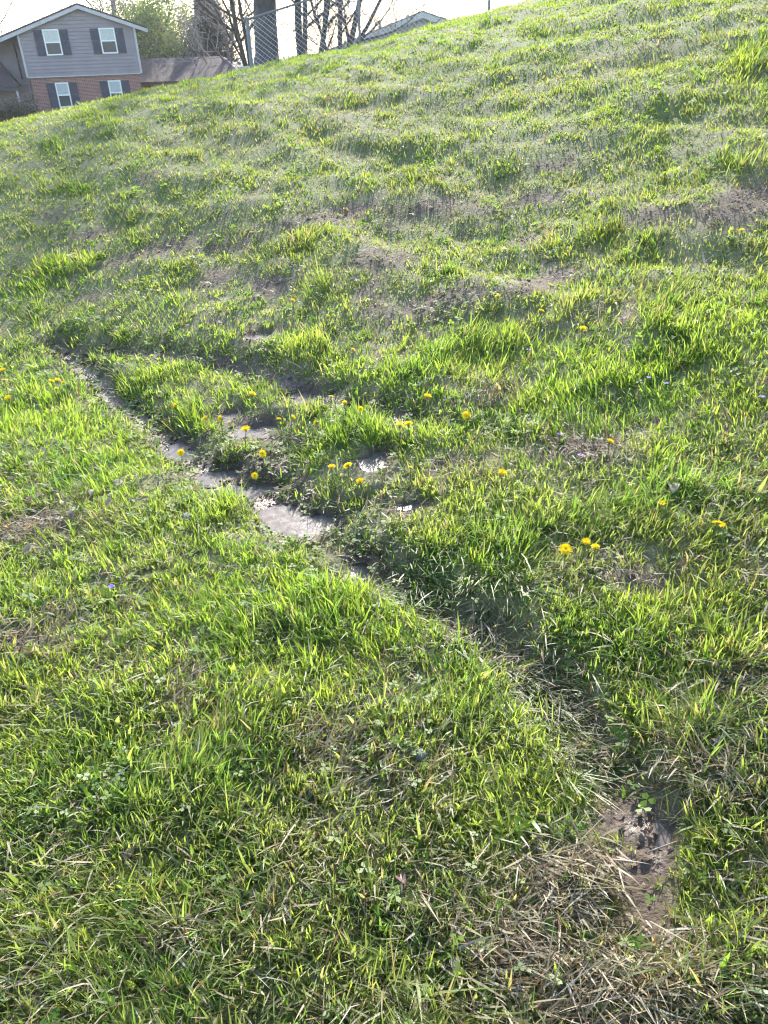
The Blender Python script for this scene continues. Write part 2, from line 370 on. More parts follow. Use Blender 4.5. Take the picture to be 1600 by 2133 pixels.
def ground_mat():
    m, t, b, out = new_mat('soil_and_thatch')
    tc = N(t, 'ShaderNodeTexCoord')
    def noise(sc, det=5.0, rgh=.6):
        n = N(t, 'ShaderNodeTexNoise', i_Scale=sc, i_Detail=det, i_Roughness=rgh); t.links.new(tc.outputs['Object'], n.inputs['Vector']); return n
    n1, n2, n3 = noise(9), noise(45), noise(160, 3)
    wet = N(t, 'ShaderNodeAttribute', attribute_name='wet'); veg = N(t, 'ShaderNodeAttribute', attribute_name='veg'); far = N(t, 'ShaderNodeAttribute', attribute_name='far')
    r1 = N(t, 'ShaderNodeValToRGB'); e = r1.color_ramp.elements
    e[0].position = .3; e[0].color = (.075, .052, .036, 1); e[1].position = .7; e[1].color = (.145, .108, .076, 1)
    t.links.new(n1.outputs[0], r1.inputs[0])
    r2 = N(t, 'ShaderNodeValToRGB'); e = r2.color_ramp.elements
    e[0].position = .35; e[0].color = (.05, .034, .024, 1); e[1].position = .66; e[1].color = (.19, .15, .105, 1)
    t.links.new(n2.outputs[0], r2.inputs[0])
    mx = N(t, 'ShaderNodeMix', data_type='RGBA', i_0=.55); t.links.new(r1.outputs[0], mx.inputs[6]); t.links.new(r2.outputs[0], mx.inputs[7])
    # matted old growth under the living grass
    r3 = N(t, 'ShaderNodeValToRGB'); e = r3.color_ramp.elements
    e[0].position = .35; e[0].color = (.10, .12, .045, 1); e[1].position = .65; e[1].color = (.25, .25, .115, 1)
    t.links.new(n3.outputs[0], r3.inputs[0])
    vf = N(t, 'ShaderNodeMath', operation='MULTIPLY'); vf.inputs[1].default_value = .75; t.links.new(veg.outputs['Fac'], vf.inputs[0])
    mv = N(t, 'ShaderNodeMix', data_type='RGBA'); t.links.new(vf.outputs[0], mv.inputs[0]); t.links.new(mx.outputs[2], mv.inputs[6]); t.links.new(r3.outputs[0], mv.inputs[7])
    r4 = N(t, 'ShaderNodeValToRGB'); e = r4.color_ramp.elements
    e[0].position = .35; e[0].color = (.055, .08, .022, 1); e[1].position = .65; e[1].color = (.11, .14, .042, 1)
    n4 = noise(2.5); t.links.new(n4.outputs[0], r4.inputs[0])
    mf = N(t, 'ShaderNodeMix', data_type='RGBA'); t.links.new(far.outputs['Fac'], mf.inputs[0]); t.links.new(mv.outputs[2], mf.inputs[6]); t.links.new(r4.outputs[0], mf.inputs[7])
    wd = N(t, 'ShaderNodeMix', data_type='RGBA', blend_type='MULTIPLY'); t.links.new(wet.outputs['Fac'], wd.inputs[0])
    t.links.new(mf.outputs[2], wd.inputs[6]); wd.inputs[7].default_value = (.46, .38, .36, 1)
    t.links.new(wd.outputs[2], b.inputs['Base Color'])
    w3 = N(t, 'ShaderNodeMath', operation='POWER'); w3.inputs[1].default_value = 3.0; t.links.new(wet.outputs['Fac'], w3.inputs[0])
    mr = N(t, 'ShaderNodeMapRange', i_3=.92, i_4=.24); t.links.new(w3.outputs[0], mr.inputs[0]); t.links.new(mr.outputs[0], b.inputs['Roughness'])
    bp = N(t, 'ShaderNodeBump', i_Strength=1.0, i_Distance=.011); t.links.new(n2.outputs[0], bp.inputs['Height'])
    bp2 = N(t, 'ShaderNodeBump', i_Strength=.7, i_Distance=.003); t.links.new(n3.outputs[0], bp2.inputs['Height']); t.links.new(bp.outputs[0], bp2.inputs['Normal'])
    t.links.new(bp2.outputs[0], b.inputs['Normal'])
    return m

def water_mat():
    m, t, b, out = new_mat('murky_water')
    tc = N(t, 'ShaderNodeTexCoord')
    n1 = N(t, 'ShaderNodeTexNoise', i_Scale=28.0, i_Detail=6.0, i_Roughness=.7); t.links.new(tc.outputs['Object'], n1.inputs['Vector'])
    n2 = N(t, 'ShaderNodeTexNoise', i_Scale=150.0, i_Detail=3.0); t.links.new(tc.outputs['Object'], n2.inputs['Vector'])
    r = N(t, 'ShaderNodeValToRGB'); e = r.color_ramp.elements
    e[0].position = .3; e[0].color = (.085, .07, .062, 1); e[1].position = .7; e[1].color = (.17, .145, .135, 1)
    t.links.new(n1.outputs[0], r.inputs[0]); t.links.new(r.outputs[0], b.inputs['Base Color'])
    mr = N(t, 'ShaderNodeMapRange', i_3=.14, i_4=.34); mr.inputs[1].default_value = .35; mr.inputs[2].default_value = .68
    t.links.new(n1.outputs[0], mr.inputs[0]); t.links.new(mr.outputs[0], b.inputs['Roughness'])
    b.inputs['IOR'].default_value = 1.33; b.inputs['Specular IOR Level'].default_value = .38
    bp = N(t, 'ShaderNodeBump', i_Strength=.25, i_Distance=.0012); t.links.new(n2.outputs[0], bp.inputs['Height'])
    bp2 = N(t, 'ShaderNodeBump', i_Strength=.3, i_Distance=.004); t.links.new(n1.outputs[0], bp2.inputs['Height']); t.links.new(bp.outputs[0], bp2.inputs['Normal'])
    t.links.new(bp2.outputs[0], b.inputs['Normal'])
    return m

# ------------------------------------------------------------------ ground sheet
def spaced(lo, hi, c, d0, growth):
    out = [c]; d = d0
    while out[-1] < hi:
        out.append(out[-1] + d); d = d * growth if out[-1] - c > 1.0 else d
    neg = [c]; d = d0
    while neg[-1] > lo:
        neg.append(neg[-1] - d); d = d * growth if c - neg[-1] > 1.0 else d
    return np.array(sorted(set(neg[1:] + out)))

gx = spaced(-900, 900, 0.1, 0.026, 1.05)
gy1 = [0.25]; d = .019
while gy1[-1] < 1200:
    gy1.append(gy1[-1] + d)
    if gy1[-1] > 2.6: d *= 1.02 if gy1[-1] < 18 else 1.08
gy = np.array([-400, -120, -40, -14, -6, -3, -1.5, -.8, -.3, 0, .12] + gy1)
gx = np.unique(np.concatenate([gx, np.arange(.36, .76, .012)])); gy = np.unique(np.concatenate([gy, np.arange(.86, 1.26, .012)]))
X, Y = np.meshgrid(gx, gy)
Zg = ground(X.ravel(), Y.ravel())
mp = maps(X.ravel(), Y.ravel(), Zg)
nx, ny = len(gx), len(gy)
idx = np.arange(nx * ny).reshape(ny, nx)
quads = np.stack([idx[:-1, :-1], idx[:-1, 1:], idx[1:, 1:], idx[1:, :-1]], -1).reshape(-1, 4)
rr = np.hypot(X.ravel(), Y.ravel())
farm = np.maximum(np.maximum(smooth(10.0, 16, rr), .85 * smooth(2.5, 8, rr) * (1 - np.clip(mp['bare'] * 1.5, 0, 1)) * (1 - .5 * mp['dead'])), smooth(1.2, 3, np.abs(X.ravel()) - .6 * np.maximum(Y.ravel(), 0)))
g = fast_mesh('ground', np.stack([X.ravel(), Y.ravel(), Zg], 1), quads.ravel(), np.full(len(quads), 4), ground_mat(),
              dict(wet=np.clip(mp['wet'], 0, 1), veg=np.clip(1 - mp['bare'] * 1.2 - .3 * mp['dead'], 0, 1), far=farm), True)
tag(g, 'sloping lawn ground with bare soil and muddy ruts', kind='structure')

# puddles
M_WATER = water_mat()
for i, p in enumerate(PUDW):
    lev = p[5]
    na = 72; ang = np.linspace(0, 2 * pi, na, endpoint=False)
    rad = np.linspace(.02, 1.3, 60)
    pts = []
    for a in ang:
        xs = p[0] + p[2] * rad * cos(a); ys = p[1] + p[3] * rad * sin(a)
        zz = ground(xs, ys); bad = (zz > lev + .002) | (puddle_w(xs, ys, p) > 1.12); k = np.argmax(bad) if np.any(bad) else 59
        pts.append((p[2] * rad[k] * cos(a), p[3] * rad[k] * sin(a)))
    vs = [(0, 0, 0)]; fs = []
    for q in (.5, 1.0): vs += [(x * q, y * q, 0) for x, y in pts]
    for k in range(na):
        k2 = (k + 1) % na
        fs += [(0, 1 + k, 1 + k2), (1 + k, 1 + na + k, 1 + na + k2, 1 + k2)]
    o = link_mesh('puddle', vs, fs, M_WATER, None, True); o.location = (p[0], p[1], lev); o['kind'] = 'structure'

# ------------------------------------------------------------------ grass blades
def blades(P, az, tilt, curl, L, wd, tw, col, tipcol, seg):
    """P roots (n,3); returns verts, loops, sizes, colours. seg = 2 or 3 pieces per blade."""
    n = len(P)
    ts = [0, .4, .75, 1] if seg == 3 else [0, .55, 1]
    ws = [.75, 1, .62, 0] if seg == 3 else [.85, .9, 0]
    bx, by = np.cos(az), np.sin(az)
    sx, sy = -by * np.cos(tw) + bx * np.sin(tw), bx * np.cos(tw) + by * np.sin(tw)
    pos = P.copy(); V = []; C = []
    for k, t in enumerate(ts):
        if k:
            th = tilt + curl * (t + ts[k - 1]) / 2; dl = L * (t - ts[k - 1])
            pos = pos + np.stack([bx * np.sin(th) * dl, by * np.sin(th) * dl, np.cos(th) * dl], 1)
        c = col + (tipcol - col) * (t ** 2)
        if k < len(ts) - 1:
            off = np.stack([sx, sy, np.zeros(n)], 1) * (wd * ws[k] / 2)[:, None]
            V += [pos - off, pos + off]; C += [c, c]
        else:
            V.append(pos); C.append(c)
    nv = len(V)
    V = np.stack(V, 1).reshape(-1, 3); C = np.stack(C, 1).reshape(-1, 3)
    b = (np.arange(n) * nv)[:, None]
    if seg == 3: fl = np.array([0, 1, 3, 2, 2, 3, 5, 4, 4, 5, 6]); sz = [4, 4, 3]
    else: fl = np.array([0, 1, 3, 2, 2, 3, 4]); sz = [4, 3]
    return V, (b + fl).ravel(), np.tile(sz, n), C

def merge(name, parts, mat):
    off = 0; Vs, Ls, Ss, Cs = [], [], [], []
    for V, Lp, Sz, C in parts:
        Vs.append(V); Ls.append(Lp + off); Ss.append(Sz); Cs.append(C); off += len(V)
    return fast_mesh(name, np.concatenate(Vs), np.concatenate(Ls), np.concatenate(Ss), mat, dict(col=np.concatenate(Cs)), False)

def scatter(n_per_m2, r_ref, power, y0, y1, seed, margin=.95):
    """points over the lawn, thinning out with distance"""
    g_ = np.random.default_rng(seed); out = []
    ys = np.concatenate([np.arange(y0, 3, .25), np.arange(3, y1, .5)])
    for a in ys:
        h = .25 if a < 3 else .5
        half = .56 * (a + h) + margin
        dens = n_per_m2 * min(1, (r_ref / max(a + h / 2, .1)) ** power)
        n = int(dens * h * 2 * half)
        out.append(np.stack([g_.uniform(-half, half, n), g_.uniform(a, a + h, n)], 1))
    return np.concatenate(out)

def lerp(a, b, t): return np.asarray(a) + (np.asarray(b) - np.asarray(a)) * t[:, None]

gr = np.random.default_rng(11)
CL = scatter(4500, 1.5, 1.52, .3, 13.5, 3, 1.15)
zc = ground(CL[:, 0], CL[:, 1]); m = maps(CL[:, 0], CL[:, 1], zc)
rc = np.hypot(CL[:, 0], CL[:, 1])
# tufty growth: each clump has its own vigour
vig = gr.normal(0, 1, len(CL)) * .28 + .55 * fbm(CL[:, 0] * 7, CL[:, 1] * 7, 70, 2)
keep = gr.random(len(CL)) < np.clip(1.05 - 1.12 * m['bare'] - .62 * m['dead'] ** 1.3 * (1 - .6 * m['matt']), .01, 1)
keep &= (m['wet'] < .72 + .28 * gr.random(len(CL))) | (gr.random(len(CL)) < .08)
CL, zc, rc, vig = CL[keep], zc[keep], rc[keep], vig[keep]; m = {k: v[keep] for k, v in m.items()}
nb = np.clip(gr.poisson(7.2 * (1 + .5 * np.clip(m['tall'], 0, 1.2))), 2, 18)
ci = np.repeat(np.arange(len(CL)), nb); n = len(ci)
rad = (.011 + .006 * np.minimum(rc, 8))[ci] * np.sqrt(gr.random(n)); ra = gr.uniform(0, 2 * pi, n)
bx, by = CL[ci, 0] + rad * np.cos(ra), CL[ci, 1] + rad * np.sin(ra)
inpud = np.zeros(n, bool)
for p in PUDW: qq = puddle_w(bx, by, p); inpud |= qq < 1.0 + .3 * gr.random(n); margin_cut = np.where((qq < 2.6) & (by < p[1]), .4, 1.0) if p is PUDW[0] else np.where((qq < 2.6) & (by < p[1]), np.minimum(margin_cut, .4), margin_cut)
sel = ~inpud; ci, rad, ra, bx, by, margin_cut = ci[sel], rad[sel], ra[sel], bx[sel], by[sel], margin_cut[sel]; n = len(ci)
bz = ground(bx, by) - .004
mm = {k: v[ci] for k, v in m.items()}; rb = rc[ci]
windaz = 2.2 * fbm(CL[:, 0] * 1.4, CL[:, 1] * 1.4, 80, 2)[ci] - 1.9            # most blades nod downhill, towards the viewer
az = np.where(gr.random(n) < .5, ra, windaz) + gr.normal(0, .6, n)
L = .042 * np.exp(.5 * vig[ci]) * (1 + 1.05 * np.clip(mm['tall'], 0, 1.6)) * np.clip(gr.lognormal(-.04, .30, n), .35, 2.0)
col_hill = 1 - .16 * smooth(700, 450, mm['v']); L *= 1 - .42 * mm['hill'] * (1 - np.clip(mm['tall'], 0, 1)); L *= 1 - .45 * mm['bare']
L *= margin_cut
tilt = np.abs(gr.normal(.26, .32, n)); curl = gr.gamma(1.8, .42, n)
mt = mm['matt'] > gr.random(n) * 1.1
tilt = np.where(mt, gr.normal(1.15, .22, n), tilt); curl = np.where(mt, gr.normal(.35, .25, n), curl)
az = np.where(mt, -.75 + gr.normal(0, .55, n) + 1.5 * fbm(bx * 2.0, by * 2.0, 84, 1), az)
L = np.where(mt, L * 1.75, L)
wd = (.0021 + .0029 * gr.random(n) ** 1.5) * (1 + .14 * np.maximum(rb - 1.5, 0)) * np.where(gr.random(n) < .08, 1.7, 1)
wd *= np.exp(.32 * gr.normal(0, 1, len(CL)))[ci]; tw = gr.normal(0, .7, n)
fresh, yel, dark, olive, straw = (.132, .215, .032), (.175, .24, .040), (.062, .13, .030), (.135, .17, .062), (.21, .185, .11)
k1 = np.clip(mm['lush'] * (1 - .6 * smooth(680, 380, mm['v']) * smooth(40, 180, mm['v'])) + gr.normal(0, .22, n), 0, 1)
col = lerp(olive, fresh, k1)
sp = np.clip(gr.random(len(CL)) * .7 + .15 + .45 * fbm(CL[:, 0] * 3.3, CL[:, 1] * 3.3, 77, 2), 0, 1)[ci]                                                     # species of the clump
col = np.where((sp < .22)[:, None], lerp(dark, fresh, gr.random(n) * .5), col)
col = np.where((sp > .72)[:, None], lerp(col, yel, .35 + .5 * gr.random(n)), col)
dryp = gr.random(n) < (.03 + .42 * mm['dead'] ** 1.2)
col = np.where((mt & (mm['rut'] > .15))[:, None], lerp(dark, (.10, .13, .05), gr.random(n)), col)
col = np.where(dryp[:, None], lerp(straw, (.17, .14, .085), gr.random(n)), col)
col = col * (np.clip(gr.normal(1, .16, n), .6, 1.5) * col_hill)[:, None]     # turf colour gets darker up the bank
tip = lerp(col, (.17, .22, .06), .05 + .35 * gr.random(n) ** 2)
P = np.stack([bx, by, bz], 1)
near = rb < 1.55
parts = []
for msk, sg in ((near, 3), (~near, 2)):
    parts.append(blades(P[msk], az[msk], tilt[msk], curl[msk], L[msk], wd[msk], tw[msk], col[msk], tip[msk], sg))
go = merge('lawn_grass', parts, M_GRASS)
tag(go, 'green lawn grass with taller tufts all over the slope', 'grass', kind='stuff')
print('blades', n, 'near', near.sum())

# dead, matted grass
CD = scatter(24000, 1.25, 1.75, .3, 13.5, 5)
zc = ground(CD[:, 0], CD[:, 1]); m = maps(CD[:, 0], CD[:, 1], zc)
keep = gr.random(len(CD)) < np.clip(.05 + 1.0 * m['dead'] ** 1.4 + .28 * m['bare'] * (1 - m['wet']) - .15 * m['wet'] - 1.2 * m['wet'] * smooth(1550, 1640, m['v']), 0, 1)
for p in PUDW: keep &= puddle_w(CD[:, 0], CD[:, 1], p) > 1.0
CD, zc = CD[keep], zc[keep]; m = {k: v[keep] for k, v in m.items()}; n = len(CD); rb = np.hypot(CD[:, 0], CD[:, 1])
az = 2.5 * fbm(CD[:, 0] * 2.2, CD[:, 1] * 2.2, 90, 2) - 1.2 + gr.normal(0, .9, n)
tilt = np.clip(gr.normal(1.02, .32, n), .2, 1.5); curl = gr.normal(.35, .6, n)
L = np.clip(gr.gamma(5, .0105, n), .015, .15) * (1 + .35 * m['dead'] * smooth(1300, 1900, m['v'])) * (1 - .4 * m['hill'])
wd = (.0022 + .0034 * gr.random(n) ** 1.5) * (1 + .13 * np.maximum(rb - 1.5, 0))
q = gr.random(n)
col = lerp((.33, .285, .185), (.23, .205, .14), q); br = gr.random(n)
col = np.where((br < .25)[:, None], lerp((.20, .13, .07), (.12, .085, .05), q), col)
col = np.where((br > .88)[:, None], lerp((.40, .37, .30), (.33, .31, .26), q), col)
P = np.stack([CD[:, 0], CD[:, 1], zc + .003 + .022 * gr.random(n) ** 2], 1)
nr = rb < 2.6
do = merge('dead_grass', [blades(P[k], az[k], tilt[k], curl[k], L[k], wd[k], gr.normal(0, .8, k.sum()), col[k], col[k] * .9, s_) for k, s_ in ((nr, 3), (~nr, 2))], M_STRAW)
tag(do, 'dry straw coloured dead grass matted between the green', 'dead grass', kind='stuff')
print('dead', n)

# clover and creeping weeds
def clover():
    c = scatter(6500, 1.6, 1.15, .35, 6.5, 15)
    z = ground(c[:, 0], c[:, 1]); m = maps(c[:, 0], c[:, 1], z)
    pat = fbm(c[:, 0] * 2.6, c[:, 1] * 2.6, 95, 2)
    edge = np.maximum(np.exp(-((segdist(c[:, 0], c[:, 1], RUT_A) - .09) / .07) ** 2) * (m['v'] < 1250), .8 * np.exp(-((segdist(c[:, 0], c[:, 1], RUT_B) - .08) / .08) ** 2))
    keep = gr.random(len(c)) < np.clip((pat - .12) * .5, .015, .3) + .42 * edge * (.6 + .8 * gr.random(len(c))) + .15 * blobs(m['u'], m['v'], [(330, 1060, 120, 50, 1), (560, 960, 90, 40, 1)])
    for p in PUDW: keep &= puddle_w(c[:, 0], c[:, 1], p) > .95
    c, z = c[keep], z[keep]; n = len(c); edge = edge[keep]
    Vs, Ls, Cs = [], [], []; a0 = gr.uniform(0, 2 * pi, n); hgt = np.clip(gr.normal(.030, .012, n), .008, .06) * (1 - .6 * edge)
    sz = np.clip(gr.normal(.0085, .002, n), .005, .015) * (1 + .12 * np.maximum(np.hypot(c[:, 0], c[:, 1]) - 2, 0)); tx = gr.normal(0, .3, n); ty = gr.normal(-.15, .3, n)
    base = lerp((.07, .15, .03), (.16, .24, .04), gr.random(n))
    base = np.where((gr.random(n) < .65 * edge)[:, None], lerp((.055, .075, .028), (.10, .075, .045), gr.random(n)), base)
    for k in range(3):
        a = a0 + k * 2 * pi / 3
        for (f, s) in ((0.05, 0), (.8, .6), (1.5, .42), (1.42, 0), (1.5, -.42), (.8, -.6)):
            dx = (np.cos(a) * f - np.sin(a) * s) * sz; dy = (np.sin(a) * f + np.cos(a) * s) * sz
            Vs.append(np.stack([c[:, 0] + dx, c[:, 1] + dy, z + hgt + dx * tx + dy * ty - abs(s) * sz * .25], 1)); Cs.append(base)
    V = np.stack(Vs, 1).reshape(-1, 3); C = np.stack(Cs, 1).reshape(-1, 3)
    fl = np.concatenate([np.arange(6) + 6 * k for k in range(3)])
    lo = ((np.arange(n) * 18)[:, None] + fl).ravel()
    o = fast_mesh('clover', V, lo, np.full(3 * n, 6), M_CLOVER, dict(col=C))
    tag(o, 'small round clover leaves growing among the grass', 'clover', kind='stuff'); print('clover', n)
clover()

def crumbs():
    c = scatter(3000, 1.5, 1.3, .5, 7, 25); z = ground(c[:, 0], c[:, 1]); m = maps(c[:, 0], c[:, 1], z)
    keep = gr.random(len(c)) < np.clip(m['bare'] * 1.3 - .5, 0, 1)
    for p in PUDW: keep &= puddle_w(c[:, 0], c[:, 1], p) > 1.0
    c, z = c[keep], z[keep]; n = len(c); r = np.clip(gr.lognormal(-5.5, .45, n), .0015, .012) * (1 + .12 * np.hypot(c[:, 0], c[:, 1]))
    oc = np.array([(1, 0, 0), (0, 1, 0), (-1, 0, 0), (0, -1, 0), (0, 0, .8), (0, 0, -.8)])
    V = np.stack([c[:, 0], c[:, 1], z + r * .3], 1)[:, None] + (oc[None] + gr.normal(0, .22, (n, 6, 3))) * r[:, None, None]
    fl = np.array([0, 1, 4, 1, 2, 4, 2, 3, 4, 3, 0, 4])
    o = fast_mesh('soil_crumbs', V.reshape(-1, 3), ((np.arange(n) * 6)[:, None] + fl).ravel(), np.full(4 * n, 3), M_CRUMB)
    tag(o, 'crumbs of brown soil on the bare patches', 'soil', kind='stuff'); print('crumbs', n)
M_CRUMB = simple('brown_crumbs', (.15, .11, .08), .9, .35, 8, .5, 90)
crumbs()
# ------------------------------------------------------------------ buildings
def pale_siding(name, col):
    m, t, b, out = new_mat(name)
    tc = N(t, 'ShaderNodeTexCoord'); no = N(t, 'ShaderNodeTexNoise', i_Scale=1.3, i_Detail=6.0); t.links.new(tc.outputs['Object'], no.inputs['Vector'])
    r = N(t, 'ShaderNodeValToRGB'); e = r.color_ramp.elements
    e[0].position = .3; e[0].color = (*[c * .88 for c in col], 1); e[1].position = .7; e[1].color = (*[min(1, c * 1.08) for c in col], 1)
    t.links.new(no.outputs[0], r.inputs[0]); t.links.new(r.outputs[0], b.inputs['Base Color']); b.inputs['Roughness'].default_value = .55
    return m

def brick_mat():
    m, t, b, out = new_mat('red_brick')
    tc = N(t, 'ShaderNodeTexCoord'); mpn = N(t, 'ShaderNodeMapping'); mpn.inputs['Rotation'].default_value = (pi / 2, 0, 0)
    t.links.new(tc.outputs['Object'], mpn.inputs['Vector'])
    br = N(t, 'ShaderNodeTexBrick', i_Scale=1.0); br.inputs['Brick Width'].default_value = .22; br.inputs['Row Height'].default_value = .076; br.inputs['Mortar Size'].default_value = .009
    br.inputs['Color1'].default_value = (.30, .11, .075, 1); br.inputs['Color2'].default_value = (.19, .065, .05, 1); br.inputs['Mortar'].default_value = (.36, .31, .28, 1)
    t.links.new(mpn.outputs[0], br.inputs['Vector']); t.links.new(br.outputs[0], b.inputs['Base Color']); b.inputs['Roughness'].default_value = .85
    bp = N(t, 'ShaderNodeBump', i_Strength=.6, i_Distance=.01); bp.invert = True; t.links.new(br.outputs[1], bp.inputs['Height']); t.links.new(bp.outputs[0], b.inputs['Normal'])
    return m

M_SID = pale_siding('grey_siding', (.245, .21, .222)); M_BRICK = brick_mat()
M_SHING = simple('brown_shingles', (.058, .046, .048), .9, .3, 3, .6, 30)
M_SHUT = simple('dark_blue_shutter', (.022, .028, .05), .5, .15, 4)
M_WHITE = simple('white_vinyl', (.78, .78, .78), .4, .05, 4)
M_TRIM = simple('grey_trim', (.42, .40, .41), .5, .1, 4)
M_GLASS, _t, _b, _o = new_mat('window_glass'); _b.inputs['Base Color'].default_value = (.05, .065, .075, 1); _b.inputs['Roughness'].default_value = .04; _b.inputs['Specular IOR Level'].default_value = .25
M_BLIND = simple('drawn_blind_behind_glass', (.42, .46, .46), .12, .12, 9)
M_GUT = simple('dark_gutter', (.03, .028, .03), .5, .1, 5)

def lap_wall(mb, x0, x1, y, z0, ztop, step=.19):
    """overlapping boards facing -y; ztop(x) gives the roof line"""
    z = z0
    while z < max(ztop(x0), ztop(x1), ztop((x0 + x1) / 2), ztop(XPEAK)):
        zb = z + step
        xs = [x for x in np.linspace(x0, x1, 161) if ztop(x) > z + .01]
        if len(xs) < 2: break
        a, b = xs[0], xs[-1]
        mb.add([(a, y - .045, z), (b, y - .045, z), (b, y, zb), (a, y, zb), (a, y + .02, z), (b, y + .02, z)], [(0, 1, 2, 3), (4, 5, 1, 0)])
        z = zb

YH = 56.0; XPEAK = -17.35; ZPEAK = 4.42; PITCH = .335
gz = float(ground(-18.0, YH))
hs = empty('two_storey_house', (-14.3, YH, gz - .1), radians(18))
tag(hs, 'two storey house with grey siding above red brick and dark blue shutters', 'house')
ox, oy, oz = hs.location
def HB(mb, name, mat, parent=None, sm=False):
    o = mb.build(name, mat, hs if parent is None else parent, sm)
    if parent is None: o.location = (-ox, -oy, -oz)
    return o
rooft = lambda x: ZPEAK - .12 - PITCH * abs(x - XPEAK)
b = MB(); b.box(-20.9, -14.45, YH + .14, YH + 9, gz - .3, .70); HB(b, 'brick_wall', M_BRICK)
b = MB(); b.prism_y([(-21.0, .70), (-14.3, .70), (-14.3, rooft(-14.3)), (XPEAK, rooft(XPEAK)), (-21.0, rooft(-21.0))], YH + .022, YH + 9)
HB(b, 'siding_wall', M_SID)
b = MB(); lap_wall(b, -21.0, -14.3, YH, .72, rooft); HB(b, 'lap_siding', M_SID)
b = MB(); b.box(-14.36, -14.24, YH - .055, YH + .08, .69, rooft(-14.3)); b.box(-21.06, -20.94, YH - .055, YH + .08, .69, rooft(-21)); b.box(-20.94, -14.36, YH - .05, YH + .05, .655, .715)
HB(b, 'corner_trim', M_TRIM)
# set-back wing on the left
b = MB(); b.prism_y([(-27, gz - .3), (-21.0, gz - .3), (-21.0, rooft(-21.0) - .02), (-27, rooft(-27))], YH + 1.6, YH + 8.5); HB(b, 'wing_wall', M_SID)
b = MB(); XP = XPEAK; lap_wall(b, -26.5, -21.02, YH + 1.58, .3, lambda x: min(rooft(x), 3.2)); HB(b, 'wing_siding', M_SID)
def slab(x0, x1, z0, z1, y0, y1, th):
    mb = MB(); mb.prism_y([(x0, z0), (x1, z1), (x1, z1 - th), (x0, z0 - th)], y0, y1); return mb
rf = HB(slab(XPEAK, -13.55, ZPEAK, ZPEAK - PITCH * 3.8, YH - .35, YH + 9.4, .09), 'roof', M_SHING)
HB(slab(XPEAK, -27.2, ZPEAK, ZPEAK - PITCH * 9.85, YH - .35, YH + 9.4, .09), 'roof', M_SHING)
b = MB()
b.prism_y([(XPEAK, ZPEAK - .10), (-13.52, ZPEAK - .10 - PITCH * 3.83), (-13.52, ZPEAK - .30 - PITCH * 3.83), (XPEAK, ZPEAK - .30)], YH - .33, YH - .30)
b.prism_y([(XPEAK, ZPEAK - .10), (-27, ZPEAK - .10 - PITCH * 9.65), (-27, ZPEAK - .30 - PITCH * 9.65), (XPEAK, ZPEAK - .30)], YH - .333, YH - .303)
HB(b, 'rake_board', M_TRIM)
b = MB(); b.prism_y([(XPEAK, ZPEAK - .2), (-13.56, ZPEAK - .2 - PITCH * 3.79), (-13.56, ZPEAK - .22 - PITCH * 3.79), (XPEAK, ZPEAK - .22)], YH - .30, YH - .01)
b.prism_y([(XPEAK, ZPEAK - .205), (-27, ZPEAK - .205 - PITCH * 9.65), (-27, ZPEAK - .225 - PITCH * 9.65), (XPEAK, ZPEAK - .225)], YH - .30, YH - .01); HB(b, 'soffit', M_TRIM)

def window(x0, x1, z0, z1, y, blind):
    wo_ = empty('window', ((x0 + x1) / 2, y, z0)); wo_.parent = hs; wo_.location = ((x0 + x1) / 2 - ox, y - oy, z0 - oz)
    wv = (x1 - x0) / 2; hh = z1 - z0; zm = hh * .5
    b = MB(); t_ = .07
    b.box(-wv, -wv + t_, -.05, .03, 0, hh); b.box(wv - t_, wv, -.05, .03, 0, hh); b.box(-wv + t_, wv - t_, -.05, .03, hh - t_, hh); b.box(-wv + t_, wv - t_, -.06, .03, 0, t_)
    b.box(-wv + t_, wv - t_, -.04, .03, zm - .035, zm + .035)
    b.build('frame', M_WHITE, wo_)
    b = MB(); b.box(-wv + t_, wv - t_, -.015, .02, zm + .036, hh - t_ - .001); b.build('pane', M_BLIND if blind else M_GLASS, wo_)
    b = MB(); b.box(-wv + t_, wv - t_, -.012, .02, t_ + .001, zm - .036); b.build('pane', M_GLASS, wo_)
    for sx in (-1, 1):
        b = MB(); c0 = sx * (wv + .27); a0, a1 = c0 - .235, c0 + .235
        b.box(a0, a0 + .05, -.045, -.005, .0, hh - .02); b.box(a1 - .05, a1, -.045, -.005, .0, hh - .02)
        for zz in (0, hh * .48, hh - .09): b.box(a0 + .05, a1 - .05, -.045, -.005, zz, zz + .07)
        b.box(a0 + .05, a1 - .05, -.025, -.008, .07, hh - .09)
        zz = .09
        while zz < hh - .12:
            b.add([(a0 + .05, -.04, zz), (a1 - .05, -.04, zz), (a1 - .05, -.024, zz + .05), (a0 + .05, -.024, zz + .05)], [(0, 1, 2, 3)]); zz += .06
        so_ = b.build('shutter', M_SHUT, hs); so_.location = wo_.location
window(-19.62, -18.70, 1.80, 3.14, YH - .05, True); window(-16.40, -15.48, 1.80, 3.14, YH - .05, True)
window(-19.55, -18.78, -1.0, .36, YH + .12, True); window(-16.42, -15.65, -1.0, .36, YH + .12, True)
b = MB(); b.tube([(-21.42, YH + 1.45, 2.75), (-21.42, YH + 1.45, .6)], [.05, .05], 6); HB(b, 'downspout', M_GUT)
